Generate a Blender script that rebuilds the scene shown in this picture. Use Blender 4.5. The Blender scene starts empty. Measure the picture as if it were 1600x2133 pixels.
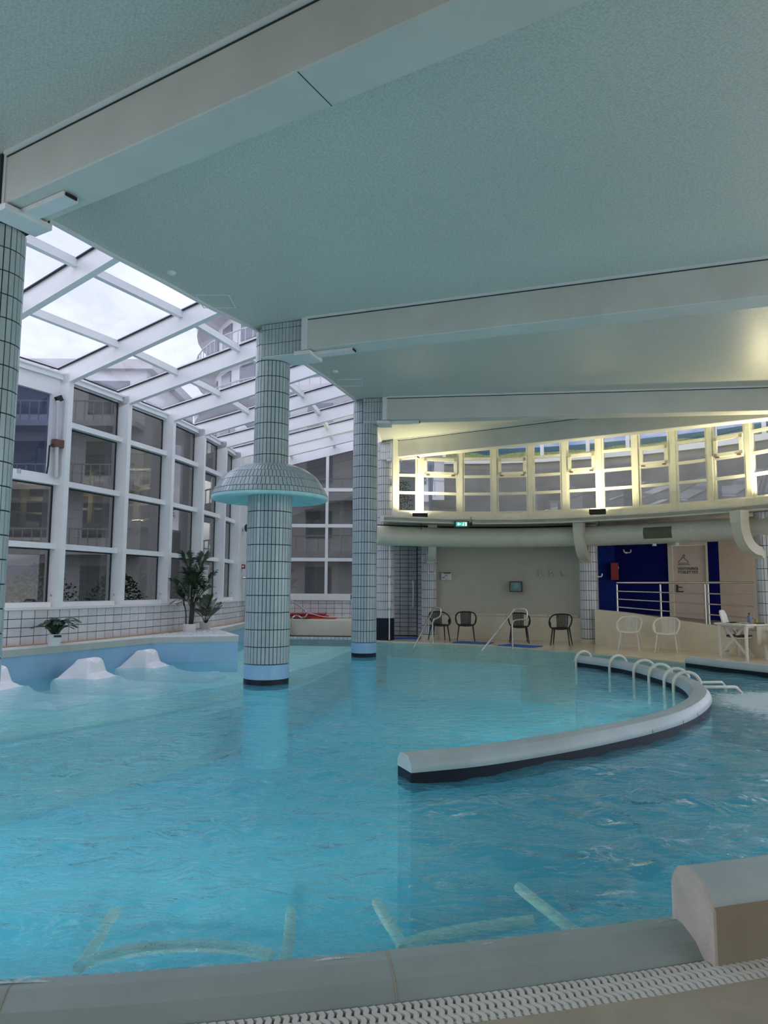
import bpy, math, random
from mathutils import Vector, Matrix
import numpy as np

random.seed(7)
SC = bpy.context.scene
COL = SC.collection
R = math.radians

# ------------------------------------------------------------------ camera
CAM_H, PITCH, ROLL, FPX = 1.5, R(6.0), R(0.3), 1500.0
cam_d = bpy.data.cameras.new('camera')
cam_d.sensor_fit = 'HORIZONTAL'
cam_d.sensor_width = 36.0
cam_d.lens = 36.0 * FPX / 1600.0
cam_d.clip_start = 0.05
cam_d.clip_end = 500
cam = bpy.data.objects.new('camera', cam_d)
COL.objects.link(cam)
f_ = Vector((0, math.cos(PITCH), math.sin(PITCH)))
u_ = Vector((0, -math.sin(PITCH), math.cos(PITCH)))
r_ = Vector((1, 0, 0))
rr = r_ * math.cos(ROLL) + u_ * math.sin(ROLL)
uu = u_ * math.cos(ROLL) - r_ * math.sin(ROLL)
m = Matrix.Identity(4)
for i in range(3):
    m[i][0], m[i][1], m[i][2] = rr[i], uu[i], -f_[i]
m[0][3], m[1][3], m[2][3] = 0, 0, CAM_H
cam.matrix_world = m
SC.camera = cam


def ray(x, y):
    a, b = (x - 800) / FPX, -(y - 1066.5) / FPX
    return rr * a + uu * b + f_


def Pz(x, y, z):
    """point of the picture on the level plane z"""
    d = ray(x, y)
    t = (z - CAM_H) / d.z
    return Vector((d.x * t, d.y * t, z))


def Py(x, y, Y):
    d = ray(x, y)
    t = Y / d.y
    return Vector((d.x * t, Y, CAM_H + d.z * t))


def to_px(p):
    d = Vector(p) - Vector((0, 0, CAM_H))
    f = d.dot(f_)
    return (800 + FPX * d.dot(rr) / f, 1066.5 - FPX * d.dot(uu) / f)


# ------------------------------------------------------------------ node helpers
def new_mat(name):
    M = bpy.data.materials.new(name)
    M.use_nodes = True
    nt = M.node_tree
    nt.nodes.clear()
    out = nt.nodes.new('ShaderNodeOutputMaterial')
    return M, nt, out


def N(nt, typ, **kw):
    n = nt.nodes.new('ShaderNode' + typ)
    for k, v in kw.items():
        if k in ('operation', 'blend_type', 'data_type', 'feature', 'wave_type', 'bands_direction', 'noise_dimensions', 'distance', 'interpolation'):
            setattr(n, k, v)
        else:
            n.inputs[k.replace('_', ' ')].default_value = v
    return n


def c4(c):
    return (c[0], c[1], c[2], 1.0)


def mixc(nt, fac, a, b):
    n = nt.nodes.new('ShaderNodeMix')
    n.data_type = 'RGBA'
    for k, v in ((0, fac), (6, a), (7, b)):
        if hasattr(v, 'is_output') or isinstance(v, bpy.types.NodeSocket):
            nt.links.new(v, n.inputs[k])
        elif k == 0:
            n.inputs[0].default_value = v
        else:
            n.inputs[k].default_value = c4(v)
    return n.outputs[2]


def ramp(nt, sock, stops):
    n = nt.nodes.new('ShaderNodeValToRGB')
    el = n.color_ramp.elements
    while len(el) < len(stops):
        el.new(0.5)
    for e, (p, c) in zip(el, stops):
        e.position = p
        e.color = c4(c) if not isinstance(c, (int, float)) else (c, c, c, 1)
    nt.links.new(sock, n.inputs[0])
    return n.outputs[0]


def surf(name, col, rough=0.6, var=0.06, scale=3.0, metal=0.0, bump=0.0, bscale=40.0, per_obj=0.0, spec=0.5, dirt=None, coat=0.0):
    """plain painted / plastic / metal surface with a little procedural wear"""
    M, nt, out = new_mat(name)
    b = N(nt, 'BsdfPrincipled', Roughness=rough, Metallic=metal)
    b.inputs['Specular IOR Level'].default_value = spec
    if coat:
        b.inputs['Coat Weight'].default_value = coat
    tc = N(nt, 'TexCoord')
    geo = N(nt, 'NewGeometry')
    no = N(nt, 'TexNoise', Scale=scale, Detail=6.0, Roughness=0.6)
    nt.links.new(geo.outputs['Position'], no.inputs['Vector'])
    lo = [max(0, c * (1 - var * 1.6)) for c in col]
    hi = [min(1, c * (1 + var)) for c in col]
    cs = ramp(nt, no.outputs[0], [(0.3, lo), (0.7, hi)])
    if dirt:
        n2 = N(nt, 'TexNoise', Scale=scale * 0.35, Detail=8.0, Roughness=0.75)
        nt.links.new(geo.outputs['Position'], n2.inputs['Vector'])
        fac = ramp(nt, n2.outputs[0], [(0.55, 0.0), (0.8, 0.7)])
        cs = mixc(nt, fac, cs, dirt)
    if per_obj:
        oi = N(nt, 'ObjectInfo')
        fr = ramp(nt, oi.outputs['Random'], [(0.0, 1 - per_obj), (1.0, 1.0)])
        mm = nt.nodes.new('ShaderNodeMix')
        mm.data_type = 'RGBA'
        mm.blend_type = 'MULTIPLY'
        mm.inputs[0].default_value = 1
        nt.links.new(cs, mm.inputs[6])
        nt.links.new(fr, mm.inputs[7])
        cs = mm.outputs[2]
    nt.links.new(cs, b.inputs['Base Color'])
    if bump:
        n3 = N(nt, 'TexNoise', Scale=bscale, Detail=4.0)
        nt.links.new(geo.outputs['Position'], n3.inputs['Vector'])
        bp = N(nt, 'Bump', Strength=bump, Distance=0.01)
        nt.links.new(n3.outputs[0], bp.inputs['Height'])
        nt.links.new(bp.outputs[0], b.inputs['Normal'])
    nt.links.new(b.outputs[0], out.inputs[0])
    return M


def glow(name, col, strength):
    M, nt, out = new_mat(name)
    e = N(nt, 'Emission', Strength=strength)
    e.inputs[0].default_value = c4(col)
    nt.links.new(e.outputs[0], out.inputs[0])
    return M


def glass(name, tint, refl, rough=0.0):
    M, nt, out = new_mat(name)
    t = N(nt, 'BsdfTransparent')
    t.inputs[0].default_value = c4(tint)
    g = N(nt, 'BsdfGlossy', Roughness=rough)
    g.inputs[0].default_value = (0.95, 0.97, 1, 1)
    lw = N(nt, 'LayerWeight', Blend=0.5)
    pw = N(nt, 'Math', operation='POWER')
    pw.inputs[1].default_value = 5.0
    nt.links.new(lw.outputs['Facing'], pw.inputs[0])
    mth = N(nt, 'Math', operation='MULTIPLY_ADD')
    mth.inputs[1].default_value = 0.9
    mth.inputs[2].default_value = refl
    nt.links.new(pw.outputs[0], mth.inputs[0])
    mx = N(nt, 'MixShader')
    nt.links.new(mth.outputs[0], mx.inputs[0])
    nt.links.new(t.outputs[0], mx.inputs[1])
    nt.links.new(g.outputs[0], mx.inputs[2])
    nt.links.new(mx.outputs[0], out.inputs[0])
    return M


# ------------------------------------------------------------------ world: bright broken cloud
W = bpy.data.worlds.new('sky')
SC.world = W
W.use_nodes = True
nt = W.node_tree
nt.nodes.clear()
wo = nt.nodes.new('ShaderNodeOutputWorld')
bg = N(nt, 'Background', Strength=2.75)
tc = N(nt, 'TexCoord')
mp = N(nt, 'Mapping')
mp.inputs['Scale'].default_value = (1.0, 1.0, 2.2)
mp.inputs['Location'].default_value = (0.35, 0.0, 0.2)
nt.links.new(tc.outputs['Generated'], mp.inputs['Vector'])
cl = N(nt, 'TexNoise', Scale=3.2, Detail=9.0, Roughness=0.55, Distortion=0.4)
nt.links.new(mp.outputs[0], cl.inputs['Vector'])
cs = ramp(nt, cl.outputs[0], [(0.40, (0.18, 0.19, 0.275)), (0.54, (0.25, 0.256, 0.31)), (0.70, (0.85, 0.83, 0.82))])
sx = N(nt, 'SeparateXYZ')
nt.links.new(tc.outputs['Generated'], sx.inputs[0])
gr = ramp(nt, sx.outputs[2], [(0.0, 0.0), (0.03, 1.0)])
cs = mixc(nt, gr, (0.24, 0.24, 0.24), cs)
nt.links.new(cs, bg.inputs[0])
nt.links.new(bg.outputs[0], wo.inputs[0])

SC.view_settings.view_transform = 'Standard'
SC.view_settings.look = 'None'
SC.view_settings.gamma = 1.0
SC.view_settings.use_curve_mapping = False
SC.view_settings.exposure = 1.0
try:
    SC.cycles.max_bounces = 8
    SC.cycles.diffuse_bounces = 4
    SC.cycles.caustics_reflective = False
    SC.cycles.caustics_refractive = False
    SC.cycles.glossy_bounces = 4
    SC.cycles.transparent_max_bounces = 24
    SC.cycles.sample_clamp_indirect = 6.0
    SC.cycles.use_denoising = True
    SC.cycles.use_adaptive_sampling = True
    SC.cycles.adaptive_threshold = 0.02
except Exception:
    pass


# ------------------------------------------------------------------ mesh builder
class MB:
    def __init__(self):
        self.v, self.f, self.mi = [], [], []
        self.cur = 0

    def add(self, vs, fs):
        o = len(self.v)
        self.v += [tuple(p) for p in vs]
        for f in fs:
            self.f.append(tuple(i + o for i in f))
            self.mi.append(self.cur)
        return self

    def box(self, c, s, rz=0.0, M=None):
        hx, hy, hz = s[0] / 2, s[1] / 2, s[2] / 2
        vs = [Vector((x, y, z)) for x in (-hx, hx) for y in (-hy, hy) for z in (-hz, hz)]
        mm = M if M is not None else Matrix.Translation(Vector(c)) @ Matrix.Rotation(rz, 4, 'Z')
        return self.add([mm @ p for p in vs],
                        [(0, 1, 3, 2), (4, 6, 7, 5), (0, 4, 5, 1), (2, 3, 7, 6), (0, 2, 6, 4), (1, 5, 7, 3)])

    def bar(self, a, b, w, h, up=(0, 0, 1)):
        """box from a to b; w across (horizontal), h along up"""
        a, b = Vector(a), Vector(b)
        d = (b - a)
        L = d.length
        d.normalize()
        up = Vector(up)
        s = d.cross(up)
        if s.length < 1e-5:
            s = Vector((1, 0, 0))
        s.normalize()
        t = s.cross(d)
        mm = Matrix(((d.x, s.x, t.x, 0), (d.y, s.y, t.y, 0), (d.z, s.z, t.z, 0), (0, 0, 0, 1)))
        mm = Matrix.Translation((a + b) / 2) @ mm
        return self.box(None, (L, w, h), M=mm)

    def tube(self, pts, r, n=8, closed=False, cap=True, sq=1.0):
        pts = [Vector(p) for p in pts]
        rad = r if isinstance(r, (list, tuple)) else [r] * len(pts)
        vs, fs = [], []
        prev = None
        K = len(pts)
        for i, p in enumerate(pts):
            if closed:
                d = pts[(i + 1) % K] - pts[i - 1]
            else:
                d = pts[min(i + 1, K - 1)] - pts[max(i - 1, 0)]
            d.normalize()
            if prev is None:
                ref = Vector((0, 0, 1)) if abs(d.z) < 0.9 else Vector((1, 0, 0))
                a = d.cross(ref).normalized()
            else:
                a = (prev - d * prev.dot(d)).normalized()
            prev = a
            b = d.cross(a)
            for k in range(n):
                t = 2 * math.pi * k / n
                vs.append(p + a * (rad[i] * math.cos(t)) + b * (rad[i] * sq * math.sin(t)))
        rng = K if closed else K - 1
        for i in range(rng):
            j = (i + 1) % K
            for k in range(n):
                k2 = (k + 1) % n
                fs.append((i * n + k, i * n + k2, j * n + k2, j * n + k))
        if cap and not closed:
            fs.append(tuple(range(n - 1, -1, -1)))
            fs.append(tuple((K - 1) * n + k for k in range(n)))
        return self.add(vs, fs)

    def lathe(self, prof, n=32, c=(0, 0, 0), cap=True, a0=0.0, a1=2 * math.pi):
        full = abs(a1 - a0 - 2 * math.pi) < 1e-6
        K = n if full else n + 1
        vs, fs = [], []
        for (r, z) in prof:
            for k in range(K):
                t = a0 + (a1 - a0) * k / n
                vs.append((c[0] + r * math.cos(t), c[1] + r * math.sin(t), c[2] + z))
        for i in range(len(prof) - 1):
            for k in range(n):
                k2 = (k + 1) % K
                fs.append((i * K + k, i * K + k2, (i + 1) * K + k2, (i + 1) * K + k))
        if cap and full:
            if prof[0][0] > 1e-4:
                fs.append(tuple(range(K - 1, -1, -1)))
            if prof[-1][0] > 1e-4:
                fs.append(tuple((len(prof) - 1) * K + k for k in range(K)))
        return self.add(vs, fs)

    def prism(self, poly, z0, z1):
        n = len(poly)
        zb = z0 if isinstance(z0, (list, tuple)) else [z0] * n
        zt = z1 if isinstance(z1, (list, tuple)) else [z1] * n
        vs = [(p[0], p[1], zb[i]) for i, p in enumerate(poly)] + [(p[0], p[1], zt[i]) for i, p in enumerate(poly)]
        fs = [tuple(range(n - 1, -1, -1)), tuple(range(n, 2 * n))]
        fs += [(i, (i + 1) % n, n + (i + 1) % n, n + i) for i in range(n)]
        return self.add(vs, fs)

    def sweep(self, path, prof, cap=True):
        """sweep a closed (d, z) profile along a plan path; d is to the right of travel. z adds to path z"""
        P = [Vector((p[0], p[1], p[2] if len(p) > 2 else 0)) for p in path]
        n = len(prof)
        vs, fs = [], []
        for i, p in enumerate(P):
            a = P[max(i - 1, 0)]
            b = P[min(i + 1, len(P) - 1)]
            t = (b - a)
            t.z = 0
            t.normalize()
            nn = Vector((t.y, -t.x, 0))
            for (d, z) in prof:
                vs.append(p + nn * d + Vector((0, 0, z)))
        for i in range(len(P) - 1):
            for k in range(n):
                k2 = (k + 1) % n
                fs.append((i * n + k, i * n + k2, (i + 1) * n + k2, (i + 1) * n + k))
        if cap:
            fs.append(tuple(range(n - 1, -1, -1)))
            fs.append(tuple((len(P) - 1) * n + k for k in range(n)))
        return self.add(vs, fs)

    def build(self, name, mat, parent=None, smooth=False, bevel=0.0, origin=None, angle=40):
        me = bpy.data.meshes.new(name)
        off = Vector((0, 0, 0))
        if parent is not None and origin is None:
            off = parent.matrix_world_cached if hasattr(parent, 'mwc') else Vector(WLOC.get(parent.name, (0, 0, 0)))
        elif origin is not None:
            off = Vector(origin)
        vs = [(p[0] - off[0], p[1] - off[1], p[2] - off[2]) for p in self.v]
        me.from_pydata(vs, [], self.f)
        mats = mat if isinstance(mat, (list, tuple)) else [mat]
        for mm in mats:
            me.materials.append(mm)
        if len(mats) > 1:
            me.polygons.foreach_set('material_index', self.mi)
        bmfix(me)
        if smooth:
            me.polygons.foreach_set('use_smooth', [True] * len(me.polygons))
            try:
                me.set_sharp_from_angle(angle=R(angle))
            except Exception:
                pass
        o = bpy.data.objects.new(name, me)
        COL.objects.link(o)
        if parent is not None:
            o.parent = parent
            WLOC[o.name] = tuple(off)
        elif origin is not None:
            o.location = off
            WLOC[o.name] = tuple(off)
        if bevel:
            b = o.modifiers.new('bevel', 'BEVEL')
            b.width = bevel
            b.segments = 2
            b.limit_method = 'ANGLE'
        return o


import bmesh


def bmfix(me):
    bm = bmesh.new()
    bm.from_mesh(me)
    bmesh.ops.recalc_face_normals(bm, faces=bm.faces)
    bm.to_mesh(me)
    bm.free()


WLOC = {}


ORD = ['first', 'second', 'third', 'fourth', 'fifth', 'sixth', 'seventh', 'eighth', 'ninth', 'tenth', 'eleventh', 'twelfth', 'thirteenth']


def tag(o, label=None, cat=None, group=None, kind=None):
    if label:
        o['label'] = label
    if cat:
        o['category'] = cat
    if group:
        o['group'] = group
    if kind:
        o['kind'] = kind
    return o


def empty(name, loc, label=None, cat=None, group=None, kind=None, rz=0.0):
    o = bpy.data.objects.new(name, None)
    COL.objects.link(o)
    o.location = loc
    o.rotation_euler = (0, 0, rz)
    o.empty_display_size = 0.1
    WLOC[o.name] = tuple(loc) if rz == 0 else (0, 0, 0)
    return tag(o, label, cat, group, kind)


def kids(o):
    return [c for c in CH.get(o.name, [])]


CH = {}


def copy_tree(o, parent=None):
    c = o.copy()
    COL.objects.link(c)
    if parent is not None:
        c.parent = parent
    for ch in list(o.children):
        copy_tree(ch, c)
    return c


def inst(src, mw, parent, name=None):
    """one more object sharing src's mesh, placed at world matrix mw under parent (parent has no rotation)"""
    o = bpy.data.objects.new(name or src.name, src.data)
    COL.objects.link(o)
    o.parent = parent
    o.matrix_local = Matrix.Translation(-Vector(WLOC.get(parent.name, (0, 0, 0)))) @ mw
    return o


def lerp2(a, b, t):
    return (a[0] + (b[0] - a[0]) * t, a[1] + (b[1] - a[1]) * t)


def spline(pts, n):
    """Catmull-Rom through the points, n samples per span"""
    P = [Vector(p if len(p) > 2 else (p[0], p[1], 0)) for p in pts]
    out = []
    for i in range(len(P) - 1):
        p0 = P[i - 1] if i > 0 else P[0] * 2 - P[1]
        p1, p2 = P[i], P[i + 1]
        p3 = P[i + 2] if i + 2 < len(P) else P[-1] * 2 - P[-2]
        for k in range(n):
            t = k / n
            out.append(0.5 * ((2 * p1) + (p2 - p0) * t + (2 * p0 - 5 * p1 + 4 * p2 - p3) * t * t + (3 * p1 - p0 - 3 * p2 + p3) * t ** 3))
    out.append(P[-1])
    return out


def offset_path(path, d):
    P = [Vector((p[0], p[1], 0)) for p in path]
    out = []
    for i, p in enumerate(P):
        t = P[min(i + 1, len(P) - 1)] - P[max(i - 1, 0)]
        t.normalize()
        out.append(p + Vector((t.y, -t.x, 0)) * d)
    return out


# ------------------------------------------------------------------ materials
M_white = surf('white_paint', (0.78, 0.79, 0.80), 0.4, 0.03)
M_alu = surf('white_lacquer', (0.90, 0.90, 0.905), 0.3, 0.02)
M_cream = surf('cream_paint', (0.72, 0.69, 0.58), 0.45, 0.05)
M_frame = surf('cream_window_paint', (0.70, 0.70, 0.63), 0.4, 0.05, dirt=(0.42, 0.38, 0.26))
M_beam = surf('beam_plaster', (0.64, 0.64, 0.60), 0.6, 0.05, 1.3, dirt=(0.50, 0.48, 0.42), bump=0.15)
M_wall = surf('warm_grey_plaster', (0.60, 0.565, 0.475), 0.7, 0.03, 1.2, bump=0.1)
M_plinth = surf('plinth_render', (0.80, 0.73, 0.58), 0.6, 0.05, 2.0, bump=0.1)
M_tile = surf('glazed_tile', (0.46, 0.54, 0.555), 0.16, 0.05, 9.0, per_obj=0.10)
M_tilew = surf('white_glazed_tile', (0.74, 0.75, 0.77), 0.14, 0.05, 6.0, per_obj=0.12)
M_tileg = surf('grey_glazed_tile', (0.46, 0.47, 0.49), 0.2, 0.06, 6.0, per_obj=0.15)
M_grout = surf('dark_grout', (0.02, 0.035, 0.035), 0.8, 0.1)
M_blueband = surf('light_blue_band', (0.30, 0.53, 0.74), 0.3, 0.04)
M_navy = surf('navy_band', (0.006, 0.011, 0.022), 0.5, 0.1, spec=0.3)
M_capwhite = surf('wall_cap_blue_white', (0.44, 0.535, 0.55), 0.42, 0.08, 2.5, dirt=(0.36, 0.45, 0.45))
M_coping = surf('coping_liner', (0.36, 0.43, 0.42), 0.45, 0.07, 2.0, bump=0.25, bscale=220)
M_poolface = surf('pool_face_blue', (0.26, 0.50, 0.62), 0.35, 0.05, 2.0)
M_deck = surf('beige_deck', (0.76, 0.65, 0.50), 0.16, 0.08, 2.5, dirt=(0.64, 0.54, 0.40), bump=0.05)
M_floor = surf('beige_floor', (0.42, 0.37, 0.28), 0.4, 0.08, 5.0, dirt=(0.30, 0.26, 0.19), bump=0.2, bscale=90)
M_block = surf('beige_block', (0.36, 0.31, 0.23), 0.5, 0.07, 3.0)
M_concrete = surf('pale_block_end', (0.58, 0.54, 0.48), 0.7, 0.1, 8.0, dirt=(0.50, 0.44, 0.38), bump=0.4)
M_steel = surf('brushed_steel', (0.62, 0.60, 0.55), 0.22, 0.05, metal=1.0)
M_plast = surf('white_plastic', (0.80, 0.79, 0.72), 0.35, 0.03)
M_creamtube = surf('cream_tube', (0.72, 0.70, 0.60), 0.3, 0.04)
M_black = surf('black_plastic', (0.012, 0.012, 0.014), 0.4, 0.1)
M_jet = surf('beige_tube', (0.86, 0.80, 0.62), 0.5, 0.1)
M_dark = surf('dark_gap', (0.012, 0.012, 0.012), 0.8, 0.1)
M_gasket = surf('black_gasket', (0.015, 0.015, 0.018), 0.6, 0.1)
M_brown = surf('brown_motor', (0.16, 0.08, 0.06), 0.4, 0.1)
M_silver = surf('silver_tube', (0.62, 0.63, 0.66), 0.3, 0.05, metal=0.6)
M_duct = surf('duct_paint', (0.66, 0.64, 0.54), 0.4, 0.05, 2.0, dirt=(0.45, 0.44, 0.38))
M_grille = surf('olive_grille', (0.12, 0.12, 0.085), 0.6, 0.1)
M_blue = surf('deep_blue_wall', (0.001, 0.005, 0.12), 0.7, 0.05, spec=0.15)
M_blue2 = surf('blue_return_wall', (0.002, 0.022, 0.20), 0.7, 0.05, spec=0.15)
M_beige = surf('beige_corridor_wall', (0.62, 0.50, 0.38), 0.6, 0.04)
M_door = surf('pink_beige_door', (0.74, 0.60, 0.50), 0.5, 0.03)
M_red = surf('red_box', (0.35, 0.02, 0.015), 0.35, 0.06)
M_redmat = surf('red_foam', (0.45, 0.03, 0.04), 0.7, 0.1)
M_redmat2 = surf('orange_red_foam', (0.6, 0.09, 0.04), 0.7, 0.1)
M_bluemat = surf('blue_mat', (0.015, 0.13, 0.50), 0.6, 0.08)
M_leaf = surf('palm_green', (0.018, 0.055, 0.022), 0.4, 0.35, 14.0)
M_leaf2 = surf('olive_palm_green', (0.045, 0.065, 0.02), 0.4, 0.35, 14.0)
M_fern = surf('fern_green', (0.02, 0.06, 0.03), 0.5, 0.3, 14.0)
M_stem = surf('dark_stem', (0.03, 0.035, 0.02), 0.6, 0.2)
M_soil = surf('dark_soil', (0.03, 0.025, 0.02), 0.9, 0.2)
M_pot = surf('white_pot', (0.80, 0.80, 0.79), 0.35, 0.02)
M_pot2 = surf('grey_white_pot', (0.62, 0.62, 0.60), 0.45, 0.03)
M_pebble = surf('white_pebbles', (0.72, 0.72, 0.74), 0.5, 0.15, 30.0)
M_wood = surf('wood_strip', (0.44, 0.30, 0.19), 0.6, 0.15, 12.0)
M_ledge = surf('white_ledge', (0.82, 0.82, 0.79), 0.35, 0.03)
M_ledgef = surf('ledge_face_stone', (0.50, 0.54, 0.49), 0.5, 0.06)
M_lounger = surf('white_fibreglass', (0.86, 0.87, 0.90), 0.25, 0.02)
M_grate = surf('white_grating', (0.70, 0.69, 0.64), 0.4, 0.04)
M_paper = surf('white_sign', (0.74, 0.74, 0.76), 0.4, 0.01)
M_ink = surf('black_ink', (0.01, 0.01, 0.012), 0.5, 0.0)
M_green = surf('screen_green', (0.10, 0.30, 0.26), 0.2, 0.05)
M_cloth = surf('pale_cloth', (0.62, 0.60, 0.50), 0.8, 0.05, bump=0.3)
M_facade = surf('courtyard_render', (0.74, 0.74, 0.76), 0.8, 0.04, 0.6)
M_facade2 = surf('balcony_render', (0.62, 0.61, 0.62), 0.8, 0.04, 0.6)
M_facwin = surf('facade_window', (0.20, 0.22, 0.25), 0.15, 0.1)
M_rail = surf('grey_balustrade', (0.45, 0.45, 0.47), 0.5, 0.05)
M_ground = surf('courtyard_paving', (0.22, 0.22, 0.22), 0.9, 0.1, 1.0)
M_galw = surf('stained_concrete', (0.30, 0.295, 0.28), 0.8, 0.12, 1.6, dirt=(0.30, 0.29, 0.27), bump=0.2)
M_galpost = surf('gallery_white', (0.85, 0.88, 0.90), 0.4, 0.02)
M_bush = surf('bush_green', (0.06, 0.13, 0.03), 0.6, 0.4, 20.0)
M_curtain = surf('blue_white_curtain', (0.55, 0.62, 0.85), 0.6, 0.08)
M_glass_side = glass('tinted_glass', (0.41, 0.415, 0.40), 0.07)
M_glass_blue = glass('blue_film_glass', (0.38, 0.42, 0.50), 0.05)
M_glass_roof = glass('roof_glass', (0.93, 0.94, 0.96), 0.02)
M_glass_cl = glass('clear_glass', (0.86, 0.87, 0.86), 0.06)
M_exit = glow('exit_green', (0.05, 0.55, 0.42), 0.5)
M_exitw = glow('exit_white', (0.75, 1.0, 0.95), 1.0)
M_lamp = glow('lamp_warm', (1.0, 0.86, 0.5), 14.0)
M_addedlens = glow('added_pool_lamp_lens', (0.9, 0.96, 1.0), 1.0)  # lens of the added underwater lamps
M_bottle = surf('blue_bottle', (0.10, 0.20, 0.38), 0.15, 0.05)
M_amber = surf('amber_drink', (0.45, 0.30, 0.05), 0.2, 0.05)


def ceiling_mat():
    M, nt, out = new_mat('woven_ceiling')
    b = N(nt, 'BsdfPrincipled', Roughness=0.34)
    geo = N(nt, 'NewGeometry')
    mp = N(nt, 'Mapping')
    mp.inputs['Rotation'].default_value = (0, 0, R(-17))
    mp.inputs['Scale'].default_value = (1, 1.7, 1)
    nt.links.new(geo.outputs['Position'], mp.inputs['Vector'])
    v = N(nt, 'TexVoronoi', Scale=38.0)
    nt.links.new(mp.outputs[0], v.inputs['Vector'])
    v2 = N(nt, 'TexWave', Scale=9.0, Distortion=3.0, Detail=2.0)
    v2.bands_direction = 'X'
    nt.links.new(mp.outputs[0], v2.inputs['Vector'])
    no = N(nt, 'TexNoise', Scale=0.5, Detail=4.0)
    nt.links.new(geo.outputs['Position'], no.inputs['Vector'])
    base = ramp(nt, no.outputs[0], [(0.3, (0.63, 0.665, 0.615)), (0.7, (0.665, 0.70, 0.645))])
    wv = ramp(nt, v.outputs['Distance'], [(0.1, 1.0), (0.8, 0.78)])
    w2 = ramp(nt, v2.outputs[0], [(0.0, 0.96), (0.9, 1.0)])
    mm = nt.nodes.new('ShaderNodeMix')
    mm.data_type = 'RGBA'
    mm.blend_type = 'MULTIPLY'
    mm.inputs[0].default_value = 1
    nt.links.new(base, mm.inputs[6])
    nt.links.new(wv, mm.inputs[7])
    m2 = nt.nodes.new('ShaderNodeMix')
    m2.data_type = 'RGBA'
    m2.blend_type = 'MULTIPLY'
    m2.inputs[0].default_value = 1
    nt.links.new(mm.outputs[2], m2.inputs[6])
    nt.links.new(w2, m2.inputs[7])
    nt.links.new(m2.outputs[2], b.inputs['Base Color'])
    bp = N(nt, 'Bump', Strength=0.25, Distance=0.004)
    nt.links.new(v.outputs['Distance'], bp.inputs['Height'])
    nt.links.new(bp.outputs[0], b.inputs['Normal'])
    nt.links.new(b.outputs[0], out.inputs[0])
    return M


def pool_floor_mat():
    M, nt, out = new_mat('pool_basin_blue')
    b = N(nt, 'BsdfPrincipled', Roughness=0.6)
    geo = N(nt, 'NewGeometry')
    no = N(nt, 'TexNoise', Scale=0.8, Detail=5.0)
    nt.links.new(geo.outputs['Position'], no.inputs['Vector'])
    cs = ramp(nt, no.outputs[0], [(0.3, (0.17, 0.62, 0.76)), (0.7, (0.20, 0.68, 0.80))])
    nt.links.new(cs, b.inputs['Base Color'])
    nt.links.new(b.outputs[0], out.inputs[0])
    return M


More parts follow.
